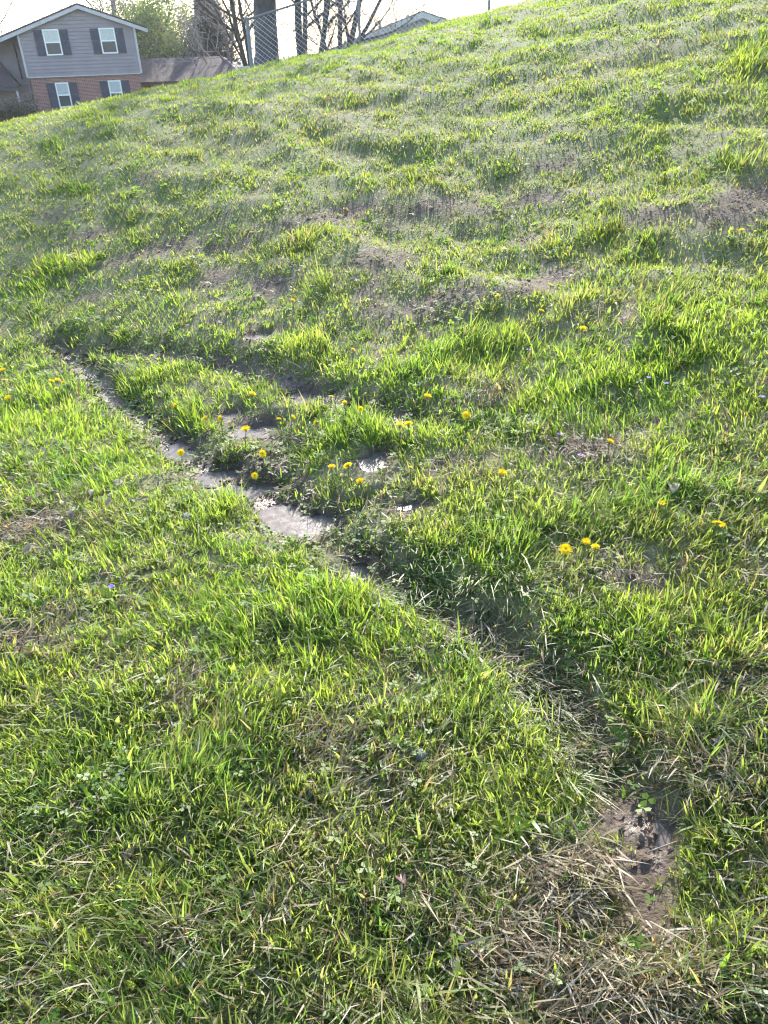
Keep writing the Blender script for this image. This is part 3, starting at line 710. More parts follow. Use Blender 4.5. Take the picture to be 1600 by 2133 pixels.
# porch roof on the left
b = MB(); py0, py1 = YH - .9, YH + 1.55
b.add([(-26.5, py0, .28), (-21.55, py0, .28), (-21.55, py1, .28), (-26.5, py1, .28), (-26.5, py1, 1.6), (-22.45, py1, 1.6), (-22.5, py1 - .5, 1.6), (-26.5, py1 - .5, 1.6)],
      [(0, 1, 6, 7), (1, 2, 5, 6), (7, 6, 5, 4), (0, 3, 2, 1)]); HB(b, 'porch_roof', M_SHING)
b = MB(); b.box(-26.4, -21.6, py0 + .05, py0 + .12, .05, .27); HB(b, 'fascia', M_GUT)
for x in (-21.75, -24.2):
    b = MB(); b.box(x - .06, x + .06, py0 + .14, py0 + .26, gz - .2, .2); HB(b, 'porch_post', M_TRIM)

# one-storey house with a hipped roof behind it
YB = 62.0; gz2 = float(ground(-14, YB))
h2 = empty('hip_roofed_house', (-14, YB + 4, gz2 - .1)); tag(h2, 'low house with brown hipped shingle roof right of the two storey house', 'house')
def PB(mb, name, mat, par):
    o = mb.build(name, mat, par); o.location = [-c for c in par.location]; return o
b = MB(); b.box(-22, -9.1, YB + .5, YB + 7.5, gz2 - .3, .0); PB(b, 'wall', M_BRICK, h2)
b = MB()
b.add([(-22.6, YB, .06), (-8.55, YB, .06), (-8.55, YB + 8, .06), (-22.6, YB + 8, .06), (-20, YB + 4, 1.46), (-10.75, YB + 4, 1.46)], [(0, 1, 5, 4), (1, 2, 5), (2, 3, 4, 5), (3, 0, 4), (0, 3, 2, 1)])
PB(b, 'roof', M_SHING, h2)
b = MB(); b.box(-22.55, -8.6, YB + .02, YB + .10, -.10, .055); b.box(-8.66, -8.58, YB + .101, YB + 7.9, -.10, .055); PB(b, 'gutter', M_GUT, h2)
for x in (-18.2, -12.6):
    b = MB(); b.box(x - .5, x + .5, YB + .44, YB + .52, gz2 + .7, gz2 + 1.5); PB(b, 'window', M_GLASS, h2)

# pale gable peeking over the crest
YG = 46.0; gz3 = float(ground(2.8, YG + 3)); zp = 3.13; xp = 2.8; pg = .318
h3 = empty('bungalow', (xp, YG + 4, gz3 - .1)); tag(h3, 'pale grey gabled house peeking over the crest of the hill', 'house')
M_G3 = pale_siding('tan_gable_siding', (.36, .33, .30)); M_ROOF3 = simple('grey_shingles', (.19, .175, .165), .85, .2, 4, .4, 30); M_RAKE = simple('pale_rake', (.5, .475, .455), .5, .06, 4)
b = MB(); b.prism_y([(xp - 4.2, gz3 - .4), (xp + 4.2, gz3 - .4), (xp + 4.2, zp - .1 - pg * 4.2), (xp, zp - .1), (xp - 4.2, zp - .1 - pg * 4.2)], YG + .2, YG + 9); PB(b, 'wall', M_G3, h3)
for sx in (-1, 1):
    b = MB(); b.prism_y([(xp, zp), (xp + sx * 5, zp - pg * 5), (xp + sx * 5, zp - pg * 5 - .07), (xp, zp - .07)], YG - .2, YG + 9.3); PB(b, 'roof', M_ROOF3, h3)
    b = MB(); b.prism_y([(xp, zp - .075), (xp + sx * 4.98, zp - .075 - pg * 4.98), (xp + sx * 4.98, zp - .33 - pg * 4.98), (xp, zp - .33)], YG - .185 + .002 * sx, YG - .15); PB(b, 'rake_board', M_RAKE, h3)
b = MB(); b.box(xp - .35, xp + .35, YG + .15, YG + .19, zp - .95, zp - .55); PB(b, 'gable_vent', M_TRIM, h3)
b = MB(); b.tube([(xp - 2.1, YG + 3, zp - .75), (xp - 2.1, YG + 3, zp - .28)], [.06, .06], 6); b.tube([(xp - 2.1, YG + 3, zp - .34), (xp - 2.1, YG + 3, zp - .27)], [.13, .13], 8); PB(b, 'roof_vent', M_GUT, h3)

# ------------------------------------------------------------------ chain link fence
M_GALV = simple('galvanised_steel', (.19, .195, .21), .5, .12, 8, metal=.4)
M_WIRE = simple('galvanised_wire', (.55, .56, .58), .35, .1, 8, metal=.6)
fp = [(-6.3, 20.9), (-2.62, 20.0), (-.17, 20.0), (2.62, 19.6), (5.6, 19.2)]
fz = [float(ground(*p)) for p in fp]
ft = [None, 2.15, 2.72, 3.25, 3.9]
fen = empty('chain_link_fence', (fp[1][0], fp[1][1], fz[1])); tag(fen, 'galvanised chain link fence climbing the crest of the hill', 'fence')
fo = fen.location
for k in range(1, 5):
    x, y = fp[k]
    b = MB(); rp = .042 if k == 1 else .03
    b.tube([(x, y, fz[k] - .1), (x, y, ft[k] + .02)], [rp, rp], 10)
    b.tube([(x, y, ft[k] + .02), (x, y, ft[k] + .045), (x, y, ft[k] + .06)], [rp * 1.3, rp * 1.2, rp * .3], 10)
    PB(b, 'post', M_GALV, fen)
for k in range(1, 4):
    a = Vector((*fp[k], ft[k])); c = Vector((*fp[k + 1], ft[k + 1]))
    if k == 1:
        b = MB(); b.tube([a + (a - c).normalized() * .09, a], [.035, .035], 8); PB(b, 'rail_cap', M_GALV, fen)
    b = MB(); b.tube([a, c], [.024, .024], 8); PB(b, 'top_rail', M_GALV, fen)
    # woven wire: every wire zigzags up the panel
    b = MB(); L_ = (Vector(fp[k + 1]) - Vector(fp[k])).length; pitch = .105
    nw = int(L_ / pitch); hgt = min(ft[k] - fz[k], ft[k + 1] - fz[k + 1]) - .04
    def pt(s_, h_, dy):
        q = s_ / L_
        return (fp[k][0] + (fp[k + 1][0] - fp[k][0]) * q, fp[k][1] + (fp[k + 1][1] - fp[k][1]) * q + dy,
                ft[k] + (ft[k + 1] - ft[k]) * q - .03 - h_)
    ns = int(1.05 / (pitch / 1.0))
    for sgn in (1, -1):
        s0 = -1.1
        while s0 < L_ + 1.1:
            lo_, hi_ = 0.0, 1.12
            # diagonal wire s = s0 + sgn*h
            if sgn > 0: h0, h1 = max(0, -s0), min(hi_, L_ - s0)
            else: h0, h1 = max(0, s0 - L_), min(hi_, s0)
            if h1 - h0 > .05:
                b.tube([pt(s0 + sgn * h0, h0, .004 * sgn), pt(s0 + sgn * h1, h1, .004 * sgn)], [.0055 if sgn > 0 else .0026] * 2, 4, False)  # light caught by one slant is imitated with thicker wire
            s0 += pitch
    o = PB(b, 'wire_mesh', M_WIRE, fen); o['kind'] = 'stuff'

b = MB(); bx0, by0 = -2.95, 21.2; zb0 = float(ground(bx0, by0))
b.box(-.14, .14, -.12, .12, -.1, .2); b.box(-.16, .16, -.14, .14, .201, .23)
ub = b.build('utility_box', simple('pale_green_metal', (.5, .52, .48), .5)); ub.location = (bx0, by0, zb0)
tag(ub, 'small pale utility box on the crest left of the fence post', 'utility box')

# ------------------------------------------------------------------ trees
M_BARK = simple('grey_brown_bark', (.105, .088, .084), .95, .4, 5, .9, 14); M_TWIG = simple('bare_twigs', (.16, .125, .11), .9, .3, 9)
M_PTWIG = simple('pale_budding_twigs', (.30, .25, .23), .9, .25, 9)

def grow(mb_big, mb_small, start, direc, length, r, level, rnd, maxlev, kids, tips, wander=.18, upb=.12, low=.32):
    nseg = 6 if level == 0 else (5 if level < 3 else 3)
    p = Vector(start); d = Vector(direc).normalized(); pts = [p.copy()]; rads = [r]
    end = .55 if level == 0 else .35
    for k in range(nseg):
        d = (d + Vector((rnd.gauss(0, wander), rnd.gauss(0, wander), rnd.gauss(0, wander) + upb))).normalized()
        p = p + d * (length / nseg); pts.append(p.copy()); rads.append(r * (1 - (1 - end) * (k + 1) / nseg))
    (mb_big if level < 2 else mb_small).tube(pts, rads, 8 if level == 0 else (6 if level == 1 else (4 if level == 2 else 3)), level < 2)
    if level >= maxlev:
        tips.append(pts[-1]); tips.append(pts[len(pts) // 2]); return
    for c in range(kids[level]):
        q = rnd.uniform(.3, 1.0) if level else rnd.uniform(low, 1.0)
        i = min(int(q * nseg), nseg - 1); f_ = q * nseg - i
        b0 = pts[i].lerp(pts[i + 1], f_); rr_ = rads[i] * .62 * rnd.uniform(.7, 1.0)
        ax = (pts[i + 1] - pts[i]).normalized(); ph = rnd.uniform(0, 2 * pi)
        side = ax.orthogonal().normalized(); side.rotate(Matrix.Rotation(ph, 3, ax))
        nd = ax * rnd.uniform(.35, .9) + side
        grow(mb_big, mb_small, b0, nd, length * rnd.uniform(.5, .72) * (1.15 - .4 * q), max(rr_, .009), level + 1, rnd, maxlev, kids, tips, wander * 1.15, upb, low)

def tree(name, label, px, py, Yd, height, r, seed, lean=(0, 0), maxlev=4, kids=(7, 6, 5, 4), bark=None, twig=None, leaves=0, leafcol=None, group=None, stems=None, upb=.12, leafsize=.12, flare=True, low=.32):
    p = at(px, py, Yd); z = float(ground(p[0], p[1])) - .15
    rnd = random.Random(seed)
    root = empty(name, (p[0], p[1], z + .15)); tag(root, label, 'tree', group)
    big, small, tips = MB(), MB(), []
    for (lx, ly, f_) in (stems or [(lean[0], lean[1], 1.0)]):
        grow(big, small, (lx * .25, 0, -.15), (lx, ly, 1), height * .55 * f_, r * f_, 0, rnd, maxlev, kids, tips, .07, upb, low)
    if flare:
        big.tube([(0, 0, -.2), (0, 0, .1), (0, 0, .6)], [r * 1.7, r * 1.3, r * .98], 10)
    big.build('trunk', bark or M_BARK, root, True)
    cr = small.build('crown', twig or M_TWIG, root)
    if leaves:
        V = []; Fc = []; C = []; lg = np.random.default_rng(seed)
        T = np.array([tuple(t_) for t_ in tips])
        idx_ = lg.integers(0, len(T), leaves); Pn = T[idx_] + lg.normal(0, height * .028, (leaves, 3))
        a = lg.normal(0, 1, (leaves, 3)); a /= np.linalg.norm(a, axis=1)[:, None]; c_ = np.cross(a, lg.normal(0, 1, (leaves, 3))); c_ /= np.linalg.norm(c_, axis=1)[:, None]
        sz = leafsize * lg.uniform(.5, 1.2, leaves)[:, None]
        V = np.stack([Pn - a * sz, Pn + c_ * sz * .6, Pn + a * sz, Pn - c_ * sz * .6], 1).reshape(-1, 3)
        col_ = lerp(leafcol[0], leafcol[1], np.clip(lg.random(leaves) * .7 + .3 * lg.random(len(T))[idx_], 0, 1)); C = np.repeat(col_, 4, 0)
        lf = fast_mesh('leaves', V, np.arange(leaves * 4), np.full(leaves, 4), M_CLOVER, dict(col=C)); lf.parent = cr
    return root

tree('bare_tree', 'massive dark trunk standing right behind the chain link fence', 556, 132, 25, 17, .34, 3, (.02, 0), 3, (9, 6, 4), low=.2)
tree('bare_tree', 'upright forked bare tree right of the massive trunk behind the fence', 628, 112, 26, 13, .11, 8, (-.05, 0), 3, (10, 6, 4), stems=[(-.06, 0, 1), (.22, .1, .7)], flare=False, low=.1)
tree('bare_tree', 'slim bare tree leaning right between forked tree and fence post', 652, 102, 25.5, 11, .075, 14, (.22, 0), 4, (11, 5, 3, 2), flare=False, low=.06)
tree('bare_tree', 'bare multi stemmed tree leaning right beside the right fence post', 700, 96, 27, 10, .09, 21, (.35, 0), 4, (8, 5, 3, 2), stems=[(.42, 0, 1), (.12, .1, .8), (.75, .05, .75), (-.25, .1, .6)], flare=False, low=.06)
tree('bare_tree', 'bare tree with thin twigs above the pale gabled roof', 830, 60, 62, 10, .11, 33, (.1, 0), 4, (10, 5, 3, 2), stems=[(.3, 0, 1), (-.4, 0, .8), (.05, 0, .9), (.9, 0, .8)], low=.06)
tree('bare_tree', 'slender bare tree leaning left of the massive trunk', 524, 130, 29, 11, .085, 47, (-.1, 0), 4, (10, 5, 3, 2), stems=[(-.16, 0, 1), (-.02, .1, .8)], low=.06)
tree('bare_tree', 'bare tree with crooked limb behind the dark evergreen', 418, 122, 82, 15, .2, 52, (.03, 0), 4, (13, 6, 4, 3), upb=.02, low=.12, flare=False)
tree('budding_tree', 'pale budding bare tree at far left over the house roof', 14, 100, 70, 14, .18, 61, (-.1, 0), 4, (15, 6, 4, 3), twig=M_PTWIG, low=.12)
tree('budding_tree', 'pale budding bare tree rising behind the house gable', 262, 110, 74, 14, .2, 63, (-.1, 0), 4, (15, 6, 4, 3), twig=M_PTWIG, low=.12)
tree('budding_tree', 'pale budding bare tree behind the gap between fence and brush', 478, 128, 66, 12, .16, 65, (.1, 0), 4, (15, 6, 4, 3), twig=M_PTWIG, low=.08)
tree('leafing_tree', 'light green leafing tree behind the low hipped roof', 345, 122, 72, 11, .22, 71, (0, 0), 4, (16, 6, 4, 2), leaves=26000, leafcol=((.06, .10, .04), (.16, .21, .09)), upb=.0, leafsize=.10, low=.1)
tree('leafing_tree', 'grey green leafing tree at the right corner of the two storey house', 298, 122, 75, 10, .2, 75, (0, 0), 4, (16, 6, 4, 2), leaves=24000, leafcol=((.045, .085, .04), (.12, .16, .08)), upb=.0, leafsize=.10, low=.1)

def conifer(px, py, Yd, height, width, seed, label):
    p = at(px, py, Yd); z = float(ground(p[0], p[1])); rnd = random.Random(seed); lg = np.random.default_rng(seed)
    root = empty('evergreen_tree', (p[0], p[1], z)); tag(root, label, 'tree')
    b = MB(); b.tube([(0, 0, -.2), (0, 0, height * .5), (0, 0, height)], [.16, .1, .02], 8); b.build('trunk', M_BARK, root)
    n = 24000; t_ = lg.random(n) ** .9; a = lg.uniform(0, 2 * pi, n)
    lob = 1 + .25 * np.sin(a * 5 + t_ * 40) + .2 * lg.normal(0, 1, n)
    rr_ = width * (1 - t_) ** .8 * lob * np.sqrt(lg.random(n)); rr_ = np.maximum(rr_, .02)
    Pn = np.stack([rr_ * np.cos(a), rr_ * np.sin(a), height * t_ + .2 - rr_ * .2], 1)
    d_ = np.stack([np.cos(a), np.sin(a), lg.normal(.1, .5, n)], 1); c_ = np.stack([-np.sin(a), np.cos(a), lg.normal(0, .4, n)], 1)
    sz = lg.uniform(.10, .22, n)[:, None]
    V = np.stack([Pn - d_ * sz, Pn + c_ * sz * .45, Pn + d_ * sz, Pn - c_ * sz * .45], 1).reshape(-1, 3)
    C = np.repeat(lerp((.018, .035, .018), (.05, .075, .035), lg.random(n)), 4, 0)
    o = fast_mesh('crown', V, np.arange(4 * n), np.full(n, 4), M_NEEDLE, dict(col=C)); o.parent = root
M_NEEDLE = leaf_mat('needles', .12, 1.0, (1, 1, .9), .002, .6)
conifer(443, 122, 73, 8.2, 2.9, 81, 'dark conical evergreen between the low roof and the bare brush')

def shrub(name, label, px, py, Yd, height, spread, seed, twig, nst=26, leaves=0, leafcol=None, leafsize=.05):
    p = at(px, py, Yd); z = float(ground(p[0], p[1])); rnd = random.Random(seed)
    root = empty(name, (p[0], p[1], z)); tag(root, label, 'shrub')
    b, sm, tips = MB(), MB(), []
    for k in range(nst):
        a = rnd.uniform(0, 2 * pi); q = rnd.uniform(.1, .8)
        grow(b, sm, (spread * .3 * rnd.gauss(0, 1), spread * .3 * rnd.gauss(0, .6), -.1), (q * cos(a) * spread / height, q * sin(a) * spread / height, 1), height * rnd.uniform(.45, .75), .016, 1, rnd, 3, (0, 6, 5), tips, .18, .1)
    b.build('stems', twig, root); cr = sm.build('twigs', twig, root)
    if leaves:
        lg = np.random.default_rng(seed); T = np.array([tuple(t_) for t_ in tips]); n = leaves
        Pn = T[lg.integers(0, len(T), n)] * np.array([1, 1, lg.choice([1.0])]) ; Pn[:, 2] *= lg.uniform(.15, 1.0, n); Pn += lg.normal(0, .09, (n, 3)); Pn[:, 2] = np.maximum(Pn[:, 2], .03)
        a = lg.normal(0, 1, (n, 3)); a /= np.linalg.norm(a, axis=1)[:, None]; c_ = np.cross(a, lg.normal(0, 1, (n, 3))); c_ /= np.linalg.norm(c_, axis=1)[:, None]
        sz = leafsize * lg.uniform(.6, 1.3, n)[:, None]
        V = np.stack([Pn - a * sz, Pn + c_ * sz * .5, Pn + a * sz, Pn - c_ * sz * .5], 1).reshape(-1, 3)
        o = fast_mesh('leaves', V, np.arange(4 * n), np.full(n, 4), M_CLOVER, dict(col=np.repeat(lerp(*leafcol, lg.random(n)), 4, 0))); o.parent = cr
    return root
shrub('evergreen_shrub', 'dark evergreen shrub at far left beside the brick wall', 30, 235, 50, 1.9, 1.5, 91, M_TWIG, 22, 9000, ((.028, .04, .022), (.08, .095, .055)), .06)
shrub('bare_shrub', 'bare twiggy shrub in front of the brick corner', 275, 190, 53, 1.7, 1.1, 93, M_TWIG, 16)
shrub('bare_shrub', 'bare brown brush between the evergreen and the fence', 490, 135, 40, 2.6, 1.6, 95, M_TWIG, 30)
shrub('bare_shrub', 'low bare brush along the end of the hipped roof', 462, 138, 74, 3.0, 2.0, 97, M_TWIG, 20)
shrub('bare_shrub', 'fine twiggy bare brush between massive trunk and forked tree', 600, 118, 31, 4.2, 1.6, 101, M_TWIG, 9)
shrub('bare_shrub', 'fine twiggy bare brush left of the right fence post', 690, 98, 33, 4.4, 1.8, 103, M_TWIG, 10)
shrub('bare_shrub', 'fine twiggy bare brush left of the pale gabled roof', 772, 80, 36, 4.6, 1.8, 105, M_PTWIG, 9)
shrub('bare_shrub', 'bare shrub below the low hipped roof', 320, 172, 55, 1.5, 1.2, 99, M_TWIG, 18)

# ------------------------------------------------------------------ small things in the grass
M_STEM = simple('dandelion_stem', (.16, .19, .06), .5, .2, 30, trans=.3); M_PETAL = simple('yellow_petals', (.90, .70, .02), .7, .08, 60, spec=.1, trans=.45)
M_VIOLET = simple('violet_petals', (.16, .10, .42), .6, .2, 60, trans=.35); M_VSTEM = simple('violet_stem', (.10, .16, .05), .5, .2, 30)
M_WLEAF = simple('broad_leaf', (.085, .15, .035), .65, .25, 30, .3, 60, spec=.12, trans=.5)
M_DRY = simple('dry_leaf', (.34, .26, .19), .8, .35, 30, .5, 60, trans=.25); M_PALEDRY = simple('pale_dry_leaf', (.34, .29, .24), .75, .25, 30, .5, 60, trans=.25)
M_REDLEAF = simple('dark_red_leaf', (.10, .035, .035), .6, .35, 30, .5, 60); M_YELLEAF = simple('yellow_leaf', (.62, .36, .07), .7, .25, 30, .4, 60, trans=.3)
M_STONE = simple('grey_stone', (.16, .16, .17), .85, .3, 40, .7, 80); M_TWIG2 = simple('fallen_twig', (.26, .21, .17), .9, .3, 40, .5, 80)

def head_mesh(seed, petals, closed=0.0):
    rnd = random.Random(seed); vs, fs = [], []
    for k in range(petals):
        lay = k / petals; a = k * 2.39996; ln = .020 * (1 - .55 * lay) * rnd.uniform(.88, 1.08); up = .12 + .9 * lay + rnd.gauss(0, .08) + closed
        wv = .0021 * rnd.uniform(.8, 1.2); c_, s_ = cos(a), sin(a); r0 = .002
        def P_(r, side, z): return (c_ * r - s_ * side, s_ * r + c_ * side, z)
        n = len(vs); z0 = .002 + .004 * lay
        r1, z1 = r0 + ln * .6 * cos(up), z0 + ln * .6 * sin(up); r2, z2 = r0 + ln * cos(up * .7), z0 + ln * .95 * sin(up * .85)
        vs += [P_(r0, -wv * .5, z0), P_(r0, wv * .5, z0), P_(r1, wv, z1), P_(r1, -wv, z1), P_(r2, wv * .8, z2), P_(r2, -wv * .8, z2)]
        fs += [(n, n + 1, n + 2, n + 3), (n + 3, n + 2, n + 4, n + 5)]
    me = bpy.data.meshes.new('flower_head'); me.from_pydata(vs, [], fs); me.materials.append(M_PETAL); return me
HEADS = [head_mesh(k, 64) for k in range(3)] + [head_mesh(9, 46, .75)]
def cup_mesh():
    mb = MB(); mb.tube([(0, 0, -.010), (0, 0, -.006), (0, 0, .001), (0, 0, .004)], [.0018, .0045, .0058, .005], 8)
    for k in range(8):
        a = k * pi / 4; c_, s_ = cos(a), sin(a)
        mb.add([(c_ * .004 - s_ * .001, s_ * .004 + c_ * .001, -.006), (c_ * .004 + s_ * .001, s_ * .004 - c_ * .001, -.006), (c_ * .010, s_ * .010, -.011)], [(0, 1, 2)])
    me = bpy.data.meshes.new('calyx'); me.from_pydata(mb.v, [], mb.f); me.materials.append(M_STEM); return me
CUP = cup_mesh()
def leafblade(mb, L_, W_, az_, rise, base=(0, 0, 0), toothed=False, nseg=7, fold=.25, droop=1.2):
    """a broad leaf with a folded midrib"""
    c_, s_ = cos(az_), sin(az_); vs, fs = [], []
    for k in range(nseg + 1):
        t_ = k / nseg; wv = W_ * sin(pi * min(1, .06 + t_ * .94)) ** .8 * (.6 + .8 * t_ if toothed else 1)
        if toothed and k % 2: wv *= .45
        if k == nseg: wv = W_ * .04
        x = L_ * t_; z = rise * L_ * t_ - droop * rise * L_ * t_ * t_ * .8
        for sgn in (-1, 0, 1):
            vs.append((base[0] + c_ * x - s_ * wv * sgn, base[1] + s_ * x + c_ * wv * sgn, base[2] + z + abs(sgn) * wv * fold))
    for k in range(nseg):
        for j in (0, 1):
            a = k * 3 + j; fs.append((a, a + 3, a + 4, a + 1))
    mb.add(vs, fs)

def dandelion(px, py, size, label, k, closed=False):
    rnd = random.Random(k * 7 + 1)
    g0 = hit(px, py + 8, ground); sc = .92 * max(.62, size)
    hgt = rnd.uniform(.07, .095)
    # the base stands so that the head shows at its place
    g0 = hit(px, py, lambda x, y: ground(x, y) + hgt)
    z = float(ground(g0[0], g0[1]))
    root = empty('dandelion', (g0[0], g0[1], z), rnd.uniform(0, 6.28)); tag(root, label, 'dandelion', 'yellow dandelions in the grass')
    lx, ly = rnd.gauss(0, .006), rnd.gauss(0, .006)
    b = MB(); b.tube([(-lx, -ly, -.01), (-lx * .5, -ly * .3, hgt * .5), (0, 0, hgt - .008)], [.0022, .002, .0019], 6, False); b.build('stem', M_STEM, root, True)
    ho = bpy.data.objects.new('flower_head', HEADS[3 if closed else k % 3]); COL.objects.link(ho); ho.parent = root
    ho.location = (0, 0, hgt); ho.scale = (sc, sc, sc); ho.rotation_euler = (rnd.gauss(0, .38), rnd.gauss(0, .38), rnd.uniform(0, 6)); ho.scale[2] *= rnd.uniform(.7, 1.5)
    cp = bpy.data.objects.new('calyx', CUP); COL.objects.link(cp); cp.parent = root; cp.location = (0, 0, hgt); cp.scale = (sc, sc, sc); cp.rotation_euler = ho.rotation_euler
    for j in range(4):
        b = MB(); leafblade(b, rnd.uniform(.05, .085), .010, j * 1.6 + rnd.uniform(-.4, .4), rnd.uniform(.3, .7), (0, 0, .003), True); b.build('leaf', M_WLEAF, root)

DAN = [
 (1178, 1147, 1.15, 'largest dandelion, wide open and facing the viewer, at right centre'), (1221, 1129, .8, 'small dandelion just above right of the largest dandelion'),
 (1240, 1141, .75, 'small dandelion at the right end of the trio with the largest dandelion'), (512, 895, 1.15, 'big open dandelion on the bank below the double puddle'),
 (525, 823, 1.0, 'flat topped dandelion above the double puddle'), (367, 845, .95, 'single dandelion on the bank right of the rut, left of the pair'),
 (428, 872, .85, 'left dandelion of the pair on the rut bank'), (460, 872, .95, 'right dandelion of the pair on the rut bank'),
 (581, 875, .75, 'small dandelion just right of the double puddle'), (608, 871, .95, 'dandelion left of the dark green tuft'),
 (659, 880, 1.0, 'dandelion below the dark green tuft'), (690, 827, .75, 'small dandelion on the upper right edge of the dark green tuft'),
 (718, 842, .9, 'dandelion right of the dark green tuft'), (751, 852, .65, 'tiny dandelion beside the black mud of the upper rut'),
 (833, 888, .95, 'left dandelion of the close pair below the upper rut'), (851, 885, .95, 'right dandelion of the close pair below the upper rut'),
 (890, 828, 1.0, 'dandelion above the black mud at the end of the upper rut'), (973, 866, 1.0, 'dandelion at the right end of the upper rut'),
 (547, 945, .85, 'dandelion on dark mud above the ditch puddles'), (378, 944, .95, 'dandelion standing in the ditch between two puddles'),
 (691, 974, .85, 'left dandelion of the pair left of the round puddle'), (725, 971, 1.0, 'right dandelion of the pair left of the round puddle'),
 (751, 1003, .85, 'dandelion below the pair near the round puddle'), (855, 975, .6, 'tiny dandelion right of the round puddle'),
 (1046, 985, .95, 'lone dandelion on the dark turf right of the round puddle'), (1270, 922, .95, 'lone dandelion on a tall stem right of centre'),
 (1494, 1091, .9, 'dandelion near the right edge above the dry grass'), (1213, 687, .9, 'round dandelion on the mid slope right of centre'),
 (1037, 619, .8, 'upper left dandelion of the two on the bare slope'), (1128, 648, .8, 'lower right dandelion of the two on the bare slope'),
 (610, 626, .8, 'lone dandelion below the mound on the left slope'), (735, 730, .7, 'small pale dandelion left of the tall bright tuft'),
 (6, 773, 1.0, 'upper dandelion of the three at the left edge'), (9, 793, .8, 'middle dandelion of the three at the left edge'),
 (18, 830, .95, 'lowest dandelion of the three at the left edge'), (107, 795, .8, 'left dandelion of the row of three in the left lawn'),
 (120, 792, .8, 'middle dandelion of the row of three in the left lawn'), (133, 798, .7, 'right dandelion of the row of three in the left lawn'),
 (117, 811, .7, 'dandelion below the row of three in the left lawn'), (1545, 481, .8, 'yellow dandelion at the right edge of the upper slope'),
 (530, 992, .9, 'yellow green dandelion at the ditch puddle edge'), (1056, 667, .7, 'dandelion on a tall stem above the tall bright tuft')]
for k, (px, py, sz, lb) in enumerate(DAN): dandelion(px, py, sz, lb, k)
for k, (px, py, lb) in enumerate([(1380, 1052, 'closed brownish dandelion right of centre near the pale curled leaf'), (683, 660, 'closed orange dandelion on the left slope above the upper rut'),
                                  (1508, 1098, 'closed dandelion beside the right edge dandelion')]):
    dandelion(px, py, .7, lb, 60 + k, True)

def violet(px, py, label, k):
    rnd = random.Random(k + 300); hgt = .04
    g0 = hit(px, py, lambda x, y: ground(x, y) + hgt); z = float(ground(g0[0], g0[1]))
    root = empty('violet', (g0[0], g0[1], z), rnd.uniform(0, 6)); tag(root, label, 'violet', 'violets in the grass')
    b = MB(); b.tube([(0, 0, -.01), (.002, 0, hgt * .6), (0, 0, hgt)], [.0012] * 3, 5, False); b.build('stem', M_VSTEM, root)
    for j in range(5):
        b = MB(); leafblade(b, .013, .0062, j * 1.2566 + .2, .5, (0, 0, hgt), False, 4, .1); b.build('petal', M_VIOLET, root)
    for j in range(2):
        b = MB(); leafblade(b, .028, .014, rnd.uniform(0, 6), .8, (0, 0, .004), False, 5); b.build('leaf', M_WLEAF, root)
for k, (px, py, lb) in enumerate([(1388, 798, 'bright violet at the end of the red stem'), (1352, 786, 'violet left of the bright violet'), (1102, 728, 'violet in the shade of the tall bright tuft'),
                                  (1588, 826, 'violet at the right edge'), (1450, 668, 'pale violet on the right slope'), (1168, 904, 'pale violet above the mossy bare patch'),
                                  (1210, 948, 'small violet on the mossy bare patch below a dandelion'), (231, 1222, 'lone violet in the left foreground lawn')]): violet(px, py, lb, k)

def fallen(px, py, L_, mat, label, k, name='fallen_leaf'):
    rnd = random.Random(k + 500); g0 = hit(px, py, lambda x, y: ground(x, y) + .02); z = float(ground(g0[0], g0[1]))
    root = empty(name, (g0[0], g0[1], z + .012 + .012 * rnd.random()), rnd.uniform(0, 6)); tag(root, label, 'leaf', 'dead leaves lying in the grass')
    root.rotation_euler = (rnd.gauss(0, .3), rnd.gauss(0, .3), rnd.uniform(0, 6))
    L_ *= .85 if L_ < .08 else 1
    b = MB(); W_ = L_ * rnd.uniform(.24, .34); leafblade(b, L_, W_, 0, rnd.uniform(.3, .7), (-L_ / 2, 0, 0), False, 8, rnd.uniform(.3, .8), 1.25)
    b.build('leaf_blade', mat, root, True)
    b = MB(); b.tube([(-L_ / 2 + .002, 0, .001), (-L_ * .75, .003, .004), (-L_ * .95, .008, .002)], [.0014, .0011, .0009], 5); b.build('leaf_stalk', mat, root)
